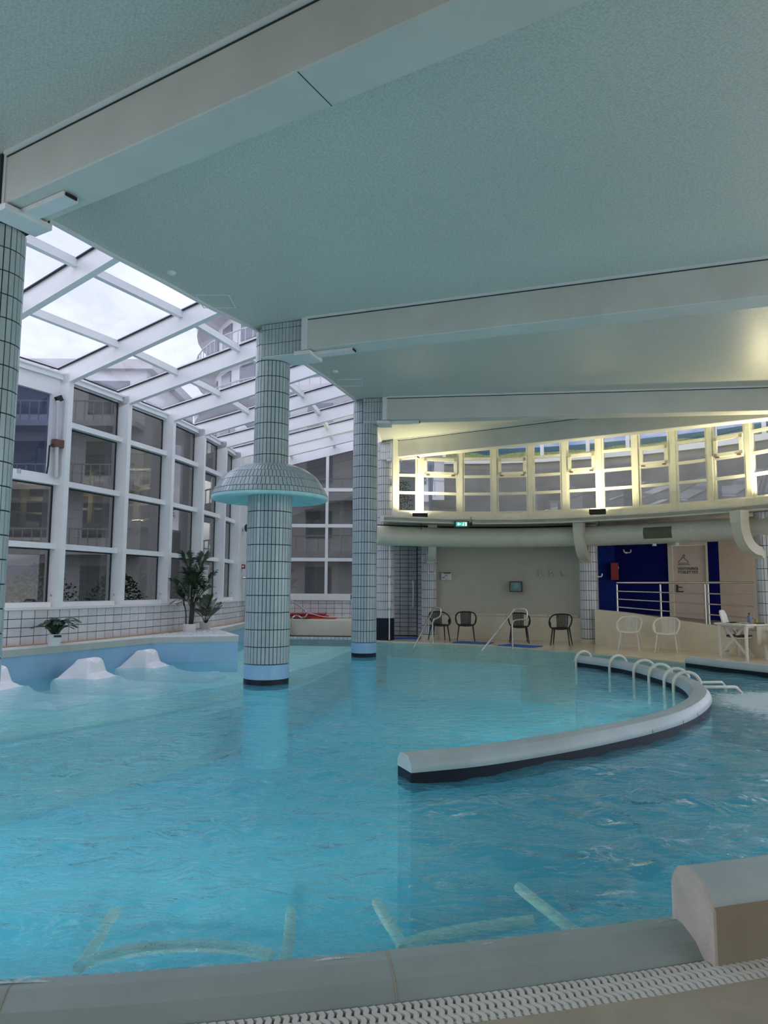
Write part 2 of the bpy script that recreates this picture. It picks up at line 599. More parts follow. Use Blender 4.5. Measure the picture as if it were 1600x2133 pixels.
def water_mat():
    M, nt, out = new_mat('pool_water')
    geo = N(nt, 'NewGeometry')
    mp = N(nt, 'Mapping')
    mp.inputs['Rotation'].default_value = (0, 0, R(12))
    mp.inputs['Scale'].default_value = (0.55, 1.0, 1.0)
    nt.links.new(geo.outputs['Position'], mp.inputs['Vector'])
    n1 = N(nt, 'TexNoise', Scale=6.0, Detail=2.0, Roughness=0.45, Distortion=1.0)
    n2 = N(nt, 'TexNoise', Scale=26.0, Detail=3.0, Roughness=0.6, Distortion=0.6)
    nt.links.new(mp.outputs[0], n1.inputs['Vector'])
    nt.links.new(mp.outputs[0], n2.inputs['Vector'])
    b1 = N(nt, 'Bump', Strength=1.0, Distance=0.065)
    b2 = N(nt, 'Bump', Strength=0.8, Distance=0.013)
    nt.links.new(n1.outputs[0], b1.inputs['Height'])
    nt.links.new(n2.outputs[0], b2.inputs['Height'])
    nt.links.new(b1.outputs[0], b2.inputs['Normal'])
    t = N(nt, 'BsdfTransparent')
    t.inputs[0].default_value = (0.80, 0.97, 0.97, 1)
    g = N(nt, 'BsdfGlossy', Roughness=0.03)
    g.inputs[0].default_value = (1, 1, 1, 1)
    nt.links.new(b2.outputs[0], g.inputs['Normal'])
    lw = N(nt, 'LayerWeight', Blend=0.5)
    nt.links.new(b2.outputs[0], lw.inputs['Normal'])
    pw = N(nt, 'Math', operation='POWER')
    pw.inputs[1].default_value = 5.0
    nt.links.new(lw.outputs['Facing'], pw.inputs[0])
    fr = N(nt, 'Math', operation='MULTIPLY_ADD')
    fr.inputs[1].default_value = 1.35
    fr.inputs[2].default_value = 0.03
    nt.links.new(pw.outputs[0], fr.inputs[0])
    fmin = N(nt, 'Math', operation='MINIMUM')
    fmin.inputs[1].default_value = 0.42
    nt.links.new(fr.outputs[0], fmin.inputs[0])
    fr = fmin
    mx = N(nt, 'MixShader')
    nt.links.new(fr.outputs[0], mx.inputs[0])
    nt.links.new(t.outputs[0], mx.inputs[1])
    nt.links.new(g.outputs[0], mx.inputs[2])
    # suspended micro bubbles: a faint scattering body colour
    sc_ = N(nt, 'BsdfTranslucent')
    sc_.inputs[0].default_value = (0.22, 0.78, 0.92, 1)
    sd_ = N(nt, 'BsdfDiffuse')
    sd_.inputs[0].default_value = (0.15, 0.66, 0.84, 1)
    ss_ = N(nt, 'MixShader')
    ss_.inputs[0].default_value = 0.5
    nt.links.new(sc_.outputs[0], ss_.inputs[1])
    nt.links.new(sd_.outputs[0], ss_.inputs[2])
    m0 = N(nt, 'MixShader')
    # deeper water holds more bubbles and more colour
    da = nt.nodes.new('ShaderNodeAttribute')
    da.attribute_name = 'depth'
    dm = N(nt, 'Math', operation='MULTIPLY_ADD')
    dm.inputs[1].default_value = 0.14
    dm.inputs[2].default_value = 0.20
    nt.links.new(da.outputs['Fac'], dm.inputs[0])
    nt.links.new(dm.outputs[0], m0.inputs[0])
    dn = N(nt, 'Math', operation='MULTIPLY')
    dn.inputs[1].default_value = 0.8
    nt.links.new(da.outputs['Fac'], dn.inputs[0])
    tc_ = mixc(nt, dn.outputs[0], (0.84, 0.98, 0.955), (0.80, 0.97, 0.97))
    nt.links.new(tc_, t.inputs[0])
    nt.links.new(t.outputs[0], m0.inputs[1])
    nt.links.new(ss_.outputs[0], m0.inputs[2])
    nt.links.new(m0.outputs[0], mx.inputs[1])
    # froth: churned patches carried by a vertex attribute painted on the mesh
    at = nt.nodes.new('ShaderNodeAttribute')
    at.attribute_name = 'froth'
    fn = N(nt, 'TexNoise', Scale=9.0, Detail=8.0, Roughness=0.72, Distortion=1.2)
    nt.links.new(geo.outputs['Position'], fn.inputs['Vector'])
    ad = N(nt, 'Math', operation='ADD')
    nt.links.new(fn.outputs[0], ad.inputs[0])
    nt.links.new(at.outputs['Fac'], ad.inputs[1])
    fm = ramp(nt, ad.outputs[0], [(0.78, 0.0), (1.0, 0.75)])
    df = N(nt, 'BsdfDiffuse')
    df.inputs[0].default_value = (0.75, 0.86, 0.86, 1)
    m2 = N(nt, 'MixShader')
    nt.links.new(fm, m2.inputs[0])
    nt.links.new(mx.outputs[0], m2.inputs[1])
    nt.links.new(df.outputs[0], m2.inputs[2])
    nt.links.new(m2.outputs[0], out.inputs[0])
    return M


def mural_mat():
    """flat seascape print: sky with cloud, sea, dune grass (height on the panel)"""
    M, nt, out = new_mat('seascape_print')
    b = N(nt, 'BsdfPrincipled', Roughness=0.4)
    geo = N(nt, 'NewGeometry')
    sp = N(nt, 'SeparateXYZ')
    nt.links.new(geo.outputs['Position'], sp.inputs[0])
    no = N(nt, 'TexNoise', Scale=1.1, Detail=6.0)
    mp = N(nt, 'Mapping')
    mp.inputs['Scale'].default_value = (0.8, 0.8, 3.0)
    nt.links.new(geo.outputs['Position'], mp.inputs['Vector'])
    nt.links.new(mp.outputs[0], no.inputs['Vector'])
    sky = ramp(nt, no.outputs[0], [(0.4, (0.16, 0.32, 0.75)), (0.65, (0.65, 0.72, 0.88))])
    n2 = N(nt, 'TexNoise', Scale=0.5, Detail=4.0)
    nt.links.new(geo.outputs['Position'], n2.inputs['Vector'])
    zz = N(nt, 'Math', operation='MULTIPLY_ADD')
    zz.inputs[1].default_value = 0.5
    nt.links.new(n2.outputs[0], zz.inputs[0])
    z0 = N(nt, 'Math', operation='SUBTRACT')
    nt.links.new(sp.outputs[2], z0.inputs[0])
    z0.inputs[1].default_value = 6.10
    # sea below the horizon
    isea = N(nt, 'Math', operation='LESS_THAN')
    nt.links.new(sp.outputs[2], isea.inputs[0])
    isea.inputs[1].default_value = 6.12
    c1 = mixc(nt, isea.outputs[0], sky, (0.02, 0.11, 0.18))
    dune = N(nt, 'Math', operation='MULTIPLY_ADD')
    nt.links.new(n2.outputs[0], dune.inputs[0])
    dune.inputs[1].default_value = 0.55
    dune.inputs[2].default_value = 5.68
    isd = N(nt, 'Math', operation='LESS_THAN')
    nt.links.new(sp.outputs[2], isd.inputs[0])
    nt.links.new(dune.outputs[0], isd.inputs[1])
    gn = N(nt, 'TexNoise', Scale=14.0, Detail=4.0)
    nt.links.new(geo.outputs['Position'], gn.inputs['Vector'])
    gc = ramp(nt, gn.outputs[0], [(0.35, (0.16, 0.22, 0.06)), (0.7, (0.38, 0.46, 0.18))])
    c2 = mixc(nt, isd.outputs[0], c1, gc)
    nt.links.new(c2, b.inputs['Base Color'])
    nt.links.new(b.outputs[0], out.inputs[0])
    return M


M_ceil = ceiling_mat()
M_basin = pool_floor_mat()
M_water = water_mat()
M_mural = mural_mat()
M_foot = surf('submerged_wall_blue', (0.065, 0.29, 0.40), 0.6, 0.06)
M_step = surf('step_grey_green', (0.34, 0.62, 0.60), 0.6, 0.08, 1.5)
M_shelf = surf('shelf_pale_aqua', (0.66, 0.92, 0.85), 0.6, 0.05, 1.5)

# ------------------------------------------------------------------ plan curves
CEIL = 5.70
BB = 5.19                                  # underside of the beams
EAVE = [(-9.5, -4), (-7.6, -0.5), (-6.2, 2.2), (-5.1, 4.7), (-4.35, 6.75), (-3.86, 7.95), (-3.49, 8.74), (-3.07, 9.56), (-2.63, 10.5), (-2.11, 11.4), (-1.57, 13.05),
        (-1.17, 14.15), (-0.72, 15.6), (-0.38, 17.4), (-0.15, 19.8), (-0.02, 21.5), (0.02, 23.3)]
GL = [(-10.6, 5.2), (-9.4, 6.5), (-8.35, 7.85), (-7.4, 9.3), (-6.55, 10.95), (-5.66, 12.71), (-5.13, 14.25), (-4.67, 15.75), (-4.36, 17.27), (-4.16, 18.78), (-4.08, 20.29), (-4.06, 21.6), (-4.06, 23.05)]
GZ0, GZ1 = 1.14, 5.30
LEDGE = 0.52
CLER = [(0.30, 20.2), (1.0, 20.3), (2.19, 20.5), (3.16, 20.42), (4.15, 20.2), (5.02, 19.8), (5.86, 19.32), (6.66, 18.78), (7.40, 18.18), (8.05, 17.5), (8.62, 16.75), (9.1, 15.9), (9.5, 14.9), (9.75, 13.8), (9.9, 12.7), (9.95, 11.5), (9.9, 10.3)]
FASC = [(0.0, 18.9), (0.9, 19.25), (1.8, 19.5), (2.7, 19.58), (3.8, 19.45), (4.84, 19.03), (5.6, 18.5), (6.2, 18.05), (6.85, 17.45), (7.45, 16.8), (8.0, 16.2), (8.5, 15.4), (8.85, 14.5), (9.1, 13.4), (9.2, 12.0), (9.2, 10.3)]
DECKE = [(-0.2, 20.45), (0.28, 20.15), (1.6, 19.68), (2.98, 18.8), (3.6, 18.1), (4.64, 16.96), (5.5, 15.8), (6.2, 14.55), (6.82, 13.1), (7.2, 11.5), (7.3, 9)]


def front_edge(x):
    return 3.15 + 0.208 * x + 0.0293 * x * x


# ------------------------------------------------------------------ ground / shell
g = MB()
g.prism([(-100, -20), (-12, -20)] + [tuple(p[:2]) for p in offset_path(GL, -0.42)] + [(-4.4, 25), (40, 25), (40, 100), (-100, 100)], -0.8, -0.6)
tag(g.build('floor', M_ground), kind='structure')

# pool basin
b = MB()
b.prism([(-7.5, 3.0), (9.8, 3.0), (9.8, 22.2), (-7.5, 22.2)], -1.45, -1.25)
tag(b.build('floor', M_basin), kind='structure')
SH = [(-7.5, 6.0), (-6.2, 7.6), (-4.87, 9.39), (-4.4, 10.12), (-3.65, 11.22), (-2.58, 13.24), (-1.92, 14.75), (-1.34, 17.2), (-0.85, 20.29), (-0.7, 22), (-7.5, 22)]
b = MB()
b.prism(SH, -1.25, -0.22)
tag(b.build('floor', M_shelf), kind='structure')
SH2 = [(-7.5, 4.6), (-5.6, 7.0), (-4.48, 8.57), (-3.87, 9.7), (-2.96, 11.2), (-2.08, 13.0), (-1.49, 15.6), (-1.0, 18.6), (-0.6, 21.0), (-0.5, 22), (-7.5, 22)]
b = MB()
b.prism(SH2, -1.25, -0.5)
tag(b.build('floor', M_step), kind='structure')
b = MB()
STEPS = [(0.2, 22), (0.1, 20.0), (1.2, 18.7), (2.5, 18.1), (3.3, 17.6), (3.9, 18.5), (2.0, 22)]
b.prism(STEPS, -1.25, -0.4)
tag(b.build('floor', M_shelf), kind='structure')

# far deck with a beige tiled top
b = MB()
b.prism([(-0.2, 20.45)] + DECKE[1:] + [(14, 9), (14, 24.5), (-0.2, 24.5)], -1.3, 0.03)
tag(b.build('floor', M_deck), kind='structure')

# front floor
fe = [(x / 2, front_edge(x / 2)) for x in range(-12, 13)]
inner = offset_path(fe, 0.215)
outer = offset_path(fe, 0.40)
b = MB()
b.prism([tuple(p[:2]) for p in outer] + [(6.5, -4), (-7, -4)], -0.4, -0.08)
tag(b.build('floor', M_floor), kind='structure')
b = MB()
b.sweep([(p[0], p[1]) for p in fe], [(0.20, -0.4), (0.405, -0.4), (0.405, -0.19), (0.20, -0.19)])
tag(b.build('trim_1', M_dark), kind='structure')

# wall behind the viewer
b = MB()
b.box((2.0, -4.1, 2.8), (24, 0.2, 5.8))
tag(b.build('wall_front', M_wall), kind='structure')
# ceiling
b = MB()
CE_R = [tuple(p[:2]) for p in offset_path(CLER, -0.12)] + [(10.1, -4)]
b.prism([(p[0], p[1]) for p in EAVE[:-1]] + [(0.0, 20.5)] + CE_R, CEIL, CEIL + 0.06)
tag(b.build('ceiling', M_ceil), kind='structure')
FAS = [tuple(p[:2]) for p in offset_path(EAVE, 0.30)]
b = MB()
b.prism(FAS[:-1] + [(0.3, 20.6)] + CE_R[1:], CEIL + 0.06, 6.9)
tag(b.build('ceiling', M_white), kind='structure')
b = MB()
b.sweep(EAVE, [(-0.012, -0.035), (0.035, -0.035), (0.035, 0.075), (-0.012, 0.075)])
for i in range(len(b.v)):
    b.v[i] = (b.v[i][0], b.v[i][1], b.v[i][2] + CEIL)
tag(b.build('trim_2', M_white), kind='structure')

# ------------------------------------------------------------------ water
def build_water():
    rng = np.random.default_rng(3)
    NX, NY = 420, 460
    us = np.linspace(-7.4, 9.2, NX)
    tt = np.linspace(0, 1, NY) ** 1.9
    X = np.repeat(us[None, :], NY, 0)
    fy = front_edge(us) - 0.03
    Y = fy[None, :] + (22.0 - fy[None, :]) * tt[:, None]
    Z = np.zeros_like(X)
    for k in range(34):
        lam = 0.22 + 1.0 * rng.random() ** 2
        a = rng.normal(1.45, 0.55)
        kx, ky = np.cos(a) * 2 * np.pi / lam, np.sin(a) * 2 * np.pi / lam
        Z += (0.0085 * lam ** 1.05 / 0.6) * np.sin(kx * X + ky * Y + rng.random() * 6.28) / math.sqrt(3.0)
    near = np.clip((Y - fy[None, :]) / 0.5, 0.15, 1)
    calm = np.clip(1.35 - Y / 9.0, 0.16, 1.0)
    Z = Z * near * calm + 0.006 * np.exp(-(Y - fy[None, :]) / 0.15)
    fr = np.zeros_like(X)

    def blob(cx, cy, rx, ry, amp):
        return amp * np.exp(-(((X - cx) / rx) ** 2 + ((Y - cy) / ry) ** 2))
    fr += blob(5.2, 9.7, 0.9, 1.0, 0.56) + blob(6.4, 10.3, 1.6, 1.0, 0.42) + blob(5.4, 8.5, 1.3, 0.8, 0.36)
    fr += blob(1.3, 4.25, 0.3, 0.25, 0.31) + blob(1.75, 4.45, 0.22, 0.16, 0.38) + blob(1.15, 3.75, 0.2, 0.1, 0.36) + blob(2.2, 4.8, 0.4, 0.22, 0.32) + blob(3.2, 7.0, 1.6, 0.5, 0.18)
    fr += blob(-1.6, 17.5, 1.0, 2.0, 0.18)
    fr += 0.44 * np.exp(-((Y - fy[None, :]) / 0.07) ** 2)
    def inside(poly):
        res = np.zeros_like(X, dtype=bool)
        n_ = len(poly)
        for i in range(n_):
            x1, y1 = poly[i]
            x2, y2 = poly[(i + 1) % n_]
            if y1 == y2:
                continue
            hit = ((y1 > Y) != (y2 > Y)) & (X < (x2 - x1) * (Y - y1) / (y2 - y1) + x1)
            res ^= hit
        return res
    DP = np.full_like(X, 1.25)
    DP[inside(STEPS)] = 0.4
    DP[inside(SH2)] = 0.5
    DP[inside(SH)] = 0.22
    for k in range(5):                                  # the change is gradual to the eye
        DP[1:-1] = (DP[:-2] + DP[1:-1] + DP[2:]) / 3
        DP[:, 1:-1] = (DP[:, :-2] + DP[:, 1:-1] + DP[:, 2:]) / 3
    verts = np.stack([X, Y, Z], -1).reshape(-1, 3)
    idx = np.arange(NX * NY).reshape(NY, NX)
    faces = np.stack([idx[:-1, :-1], idx[:-1, 1:], idx[1:, 1:], idx[1:, :-1]], -1).reshape(-1, 4)
    me = bpy.data.meshes.new('pool_water')
    me.from_pydata(verts.tolist(), [], faces.tolist())
    me.materials.append(M_water)
    me.polygons.foreach_set('use_smooth', [True] * len(me.polygons))
    at = me.attributes.new('froth', 'FLOAT', 'POINT')
    at.data.foreach_set('value', fr.reshape(-1).astype(np.float32))
    at = me.attributes.new('depth', 'FLOAT', 'POINT')
    at.data.foreach_set('value', DP.reshape(-1).astype(np.float32))
    o = bpy.data.objects.new('pool_water', me)
    COL.objects.link(o)
    tag(o, 'turquoise rippled water filling the pool', 'water', kind='stuff')


build_water()

# ------------------------------------------------------------------ added underwater lamps that brighten the water and tint the ceiling
def pool_lamp(p, aim, power, label):
    p, aim = Vector(p), Vector(aim).normalized()
    t = empty('pool_lamp', tuple(p), label, 'lamp', 'added round lamps under water in the basin walls')
    k = MB()
    k.tube([p - aim * 0.03, p], 0.16, 20)
    k.build('rim', M_alu, t, smooth=True)
    k = MB()
    k.tube([p, p + aim * 0.006], 0.13, 20)
    k.build('lens', M_addedlens, t)
    ld = bpy.data.lights.new('pool_lamp_light', 'AREA')
    ld.shape = 'DISK'
    ld.size = 0.26
    ld.energy = power
    ld.color = (1.0, 0.96, 0.92)
    lo = bpy.data.objects.new('lamp_light', ld)
    COL.objects.link(lo)
    lo.parent = t
    lo.location = aim * 0.02
    lo.rotation_euler = aim.to_track_quat('-Z', 'Y').to_euler()


PLP = 11  # power of the added underwater lamps
for i, x in enumerate((-4.2, -2.4, -0.75, 0.65, 2.6, 4.6)):
    t_ = Vector((1, 0.208 + 0.0586 * x, 0)).normalized()
    pool_lamp((x, front_edge(x) + 0.14, -0.95), (-t_.y * 1.0, t_.x, -0.10), PLP * (0.04 if x > 2 else 0.06 if x > 0 else 0.7 if x > -1 else 1.2), f'{ORD[i]} added round lamp from the left under water below the near coping')
# ------------------------------------------------------------------ front coping, grating, raised block
b = MB()
b.sweep(fe, [(-0.10, -1.3), (-0.10, -0.06), (-0.05, -0.015), (0.0, 0.006), (0.068, 0.004), (0.150, -0.034), (0.200, -0.088), (0.215, -0.13), (0.215, -1.3)])
cop = b.build('pool_coping', M_coping, smooth=True, angle=16)
tag(cop, 'grey-green rounded overflow coping along the near pool edge', 'coping')
for x in (-1.4, 0.02):
    s_ = MB()
    y = front_edge(x)
    t = Vector((1, 0.208 + 0.0586 * x, 0)).normalized()
    nn = Vector((t.y, -t.x, 0))
    p = Vector((x, y, 0))
    prof = [(0.0, 0.006), (0.068, 0.004), (0.15, -0.034), (0.2, -0.088), (0.212, -0.12)]
    s_.tube([p + nn * d + Vector((0, 0, z)) for d, z in prof], 0.0028, 5)
    s_.build('seam', M_block, cop)

gr = empty('overflow_grating', (0.8, 3.1, -0.08), 'white plastic overflow grating of wavy slats along the pool edge', 'grating')


def wavy_slat():
    mb = MB()
    n = 20
    L = 0.190
    w = 0.0108
    top, bot = [], []
    vs = []
    for i in range(n + 1):
        t = i / n
        off = 0.0065 * math.sin(t * 2 * math.pi * 3.0)
        wide = w * (1.0 + 0.18 * math.cos(t * 2 * math.pi * 6))
        for sx in (-1, 1):
            for z in (0, -0.022):
                vs.append((off + sx * wide, t * L, z))
    fs = []
    for i in range(n):
        a = i * 4
        c = a + 4
        fs += [(a, c, c + 2, a + 2), (a + 1, a + 3, c + 3, c + 1), (a, a + 1, c + 1, c), (a + 2, c + 2, c + 3, a + 3)]
    fs += [(0, 2, 3, 1), (n * 4, n * 4 + 1, n * 4 + 3, n * 4 + 2)]
    mb.add(vs, fs)
    return mb


acc = 0.0
src = None
x = -1.3
pitch = 0.0325
while x < 2.6:
    t = Vector((1, 0.208 + 0.0586 * x, 0)).normalized()
    nn = Vector((t.y, -t.x, 0))
    p = Vector((x, front_edge(x), -0.082)) + nn * 0.219
    sk = (nn * 0.90 + t * 0.44).normalized()
    mw = Matrix(((t.x, sk.x, 0, p.x), (t.y, sk.y, 0, p.y), (0, 0, 1, p.z), (0, 0, 0, 1)))
    if src is None:
        src = wavy_slat().build('grating_slat', M_grate, gr, origin=(0, 0, 0))
        src.matrix_local = Matrix.Translation(-Vector(WLOC[gr.name])) @ mw
    else:
        inst(src, mw, gr, 'grating_slat')
    x += pitch * t.x
sub = [(q_ / 10, front_edge(q_ / 10)) for q_ in range(-13, 27)]
for d in (0.262, 0.318, 0.368):
    rl = MB()
    rl.sweep(sub, [(d - 0.008, -0.105), (d + 0.008, -0.105), (d + 0.008, -0.09), (d - 0.008, -0.09)])
    rl.build('grating_rail', M_grate, gr)

# raised rounded block at the right end of the near edge
xs = [1.345 + 0.11 * i for i in range(0, 26)]
bp_ = [(x, front_edge(x)) for x in xs]
PROF_CAP = [(0.0, 0.16), (0.012, 0.20), (0.045, 0.243), (0.09, 0.262), (0.14, 0.258), (0.19, 0.235), (0.235, 0.195), (0.262, 0.155)]
blk = empty('raised_coping_block', (1.45, 3.4, -0.08), 'raised pool-edge block with pale blue rounded top, near right corner', 'block')
b = MB()
b.sweep(bp_, PROF_CAP + [(0.262, 0.13), (0.0, 0.13)])
b.build('rounded_cap', M_capwhite, blk, smooth=True)
b = MB()
b.sweep(bp_, [(0.003, -0.4), (0.268, -0.4), (0.268, 0.150), (0.003, 0.150)])
b.build('body', M_block, blk)
b = MB()
b.sweep([(1.335, front_edge(1.335)), (1.349, front_edge(1.349))], [(d * 1.01 - 0.002, z + 0.001) for d, z in PROF_CAP] + [(0.268, 0.14), (0.268, -0.2), (-0.002, -0.2)])
b.build('end_face', M_concrete, blk)

# ------------------------------------------------------------------ curved current wall in the pool
CW = spline([(0.17, 5.86), (0.85, 6.15), (1.8, 6.78), (2.72, 7.55), (3.42, 8.35), (4.1, 9.5), (4.45, 10.7), (4.5, 11.8), (4.38, 13.1), (3.85, 14.35)], 6)


def pool_wall(name, path, label, top=0.20):
    t = empty(name, (path[0][0], path[0][1], 0), label, 'pool wall')
    prof = [(-0.135, 0.078), (-0.14, 0.10), (-0.125, 0.145), (-0.08, top - 0.008), (0, top), (0.08, top - 0.008), (0.125, 0.145), (0.14, 0.10), (0.135, 0.078)]
    a = MB()
    a.sweep(path, prof)
    a.build('rounded_cap', M_capwhite, t, smooth=True)
    a = MB()
    a.sweep(path, [(-0.128, -0.07), (0.128, -0.07), (0.128, 0.08), (-0.128, 0.08)])
    a.build('navy_base', M_navy, t, smooth=True)
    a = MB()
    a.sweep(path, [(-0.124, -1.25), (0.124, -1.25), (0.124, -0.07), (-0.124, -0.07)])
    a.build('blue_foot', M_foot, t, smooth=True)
    return t


cw = pool_wall('curved_pool_wall', CW, 'long curved pale blue wall with navy base standing in the pool')
for k in (17, 21, 24):
    j = MB()
    p = CW[k]
    t = (CW[k + 1] - CW[k - 1]).normalized()
    nn = Vector((t.y, -t.x, 0))
    j.tube([p + nn * d + Vector((0, 0, z)) for d, z in [(0.137, 0.08), (0.141, 0.10), (0.137, 0.115)]], 0.0025, 4)
    j.build('joint', M_grout, cw)
pool_wall('pool_wall', [(5.98, 14.25), (6.3, 13.5), (6.72, 12.7), (7.2, 11.8), (7.6, 11.0)], 'short straight pale blue wall with navy base, right edge of the pool')

for q_, k in enumerate((12, 20, 28)):  # more added lamps, out of view behind the curved wall
    t_ = (CW[k + 1] - CW[k - 1]).normalized()
    n_ = Vector((-t_.y, t_.x, 0))
    pool_lamp(tuple(CW[k] + n_ * 0.16 + Vector((0, 0, -0.8))), (n_.x, n_.y, -0.08), PLP * 0.8, f'{ORD[q_]} added round lamp under water along the far side of the curved pool wall')
# white hoop handles over the far arm of the curved wall
tgt = [(1215, 1388), (1259, 1400), (1303, 1411), (1341, 1421), (1380, 1432), (1409, 1441)]
arm = CW[36:]
for i, (px, py) in enumerate(tgt):
    q = Pz(px, py, 0.0)
    best = min(range(1, len(CW) - 1), key=lambda k: (CW[k] - q).length if k > 34 else 99)
    # refine on the segment
    p = CW[best]
    t = (CW[best + 1] - CW[best - 1]).normalized()
    p = p + t * (q - p).dot(t)
    nn = Vector((-t.y, t.x, 0))            # to the inside (left) of the wall
    if (q - p).dot(nn) < 0:
        nn = -nn
    pts = []
    w = 0.19
    for z in (-0.35, -0.1, 0.1):
        pts.append(p + nn * w + Vector((0, 0, z)))
    for k in range(1, 9):
        a = math.pi * k / 9
        pts.append(p + nn * (w * math.cos(a)) + Vector((0, 0, 0.12 + 0.17 * math.sin(a))))
    for z in (0.1, -0.1, -0.35):
        pts.append(p - nn * w + Vector((0, 0, z)))
    h = MB()
    h.tube(pts, 0.024, 10)
    o = h.build('hoop_handle', M_creamtube, smooth=True, origin=(p.x, p.y, 0))
    ords = ['first', 'second', 'third', 'fourth', 'fifth', 'sixth']
    tag(o, f'{ords[i]} white hoop handle from the far free end of the curved pool wall', 'handle', 'hoop handles over the curved wall')
for i, (a_, b_, c_, z) in enumerate((((1452, 1422), (1500, 1421), (1511, 1430), 0.12), ((1478, 1431), (1530, 1431), (1546, 1444), 0.12))):
    p0, p1, p2 = Pz(*a_, z), Pz(*b_, z), Pz(*c_, 0.0)
    h = MB()
    h.tube([p0 - Vector((0.25, 0, 0.0)), p0, p1, p1 + (p2 - p1) * 0.25 + Vector((0, 0, 0.015)), p2, p2 + Vector((0, 0, -0.25))], 0.022, 10)
    o = h.build('grab_rail', M_creamtube, smooth=True, origin=(p0.x, p0.y, 0))
    tag(o, ['further white grab rail reaching right from the curved pool wall', 'nearer white grab rail reaching right from the curved pool wall'][i], 'rail', 'grab rails right of the curved wall')

# cream jet frames just under the surface by the near edge
def jet(name, pxs, label, z=-0.08, r=0.027):
    root = empty(name, Pz(*pxs[0][0], z), label, 'rail', 'cream tube frames under the surface')
    for seg in pxs:
        h = MB()
        h.tube(spline([Pz(x, y, z) for x, y in seg], 5), r, 8)
        h.build('tube', M_jet, root, smooth=True)


jet('underwater_rail', [[(170, 2010), (220, 1992), (290, 1978), (370, 1970), (450, 1970), (520, 1978), (566, 1990)], [(165, 2015), (200, 1965), (222, 1925), (240, 1898)], [(585, 2012), (600, 1970), (604, 1930), (606, 1900)]],
    'cream tube frame under the water, left of the near pool edge')
jet('underwater_rail', [[(840, 1972), (880, 1955), (960, 1938), (1040, 1926), (1110, 1918)], [(840, 1980), (828, 1950), (805, 1915), (785, 1880)], [(1215, 1955), (1165, 1915), (1120, 1880), (1080, 1848)]],
    'cream tube frame under the water, middle of the near pool edge')

# ------------------------------------------------------------------ columns
def tile_box(w, h, t=0.008):
    mb = MB()
    e = 0.0015
    vs = [(-w / 2, 0, -h / 2), (w / 2, 0, -h / 2), (w / 2, 0, h / 2), (-w / 2, 0, h / 2),
          (-w / 2 + e, -t, -h / 2 + e), (w / 2 - e, -t, -h / 2 + e), (w / 2 - e, -t, h / 2 - e), (-w / 2 + e, -t, h / 2 - e)]
    mb.add(vs, [(0, 3, 2, 1), (4, 5, 6, 7), (0, 1, 5, 4), (1, 2, 6, 5), (2, 3, 7, 6), (3, 0, 4, 7)])
    return mb


CAMP = Vector((0, 0, CAM_H))


def place_tiles(parent, recs, limit, mat, tname):
    """recs: (matrix, w, h); the largest in view become parts, the rest one joined part"""
    def score(r):
        mw = r[0]
        c = mw.translation
        nrm = -(mw.to_3x3() @ Vector((0, 1, 0)))
        d = CAMP - c
        x, y = to_px(c)
        if not (-10 < x < 1610 and -10 < y < 2140):
            return 0
        return max(0.0, nrm.dot(d.normalized())) * r[1] * r[2] / d.length_squared
    order = sorted(recs, key=score, reverse=True)
    lim = [r for r in order[:limit] if score(r) > 0]
    rest = order[len(lim):]
    srcs = {}
    for mw, w, h in lim:
        k = (round(w, 4), round(h, 4))
        if k not in srcs:
            s = tile_box(w, h).build(tname, mat, parent, origin=(0, 0, 0))
            s.matrix_local = Matrix.Translation(-Vector(WLOC[parent.name])) @ mw
            srcs[k] = s
        else:
            inst(srcs[k], mw, parent, tname)
    if rest:
        mb = MB()
        for mw, w, h in rest:
            tb = tile_box(w, h)
            mb.add([mw @ Vector(p) for p in tb.v], tb.f)
        o = mb.build('tile_cladding', mat, parent)
        o['kind'] = 'stuff'


def ring_tiles(cx, cy, r, z0, z1, rows, n, jit=0.0, gap=0.0075):
    out = []
    H = (z1 - z0) / rows
    for j in range(rows):
        off = random.random() if jit else 0
        for k in range(n):
            a = 2 * math.pi * (k + off) / n
            p = Vector((cx + r * math.cos(a), cy + r * math.sin(a), z0 + (j + 0.5) * H))
            mw = Matrix.Translation(p) @ Matrix.Rotation(a + math.pi / 2, 4, 'Z')
            out.append((mw, 2 * r * math.tan(math.pi / n) - gap, H - gap * 1.4))
    return out


def column(cx, cy, r, z0, z1, n, label, head_to=None, bands=True, indiv=0, navy=None, name='tiled_column'):
    t = empty(name, (cx, cy, z0), label, 'column')
    a = MB()
    a.lathe([(r - 0.004, -1.28 if z0 <= 0.0 else 0.0), (r - 0.004, z1 - z0)], 40, (cx, cy, z0))
    a.build('shaft', M_grout, t, smooth=True)
    zt = z0
    if bands:
        a = MB()
        a.lathe([(r, 0.075), (r + 0.012, 0.08), (r + 0.012, 0.30), (r, 0.305)], 40, (cx, cy, z0))
        a.build('blue_band', M_blueband, t, smooth=True)
        a = MB()
        a.lathe([(r, -0.08), (r + 0.010, -0.08), (r + 0.010, 0.078), (r, 0.08)], 40, (cx, cy, z0))
        a.build('navy_band', M_navy, t, smooth=True)
        a = MB()
        a.lathe([(r, -1.25), (r + 0.008, -1.25), (r + 0.008, -0.08), (r, -0.08)], 40, (cx, cy, z0))
        a.build('blue_foot', M_basin, t, smooth=True)
        zt = z0 + 0.31
    if navy:
        a = MB()
        a.lathe([(r, 0.0), (r + 0.010, 0.0), (r + 0.010, navy), (r, navy)], 40, (cx, cy, z0))
        a.build('navy_base', M_navy, t, smooth=True)
        zt = z0 + navy + 0.01
    return t, zt


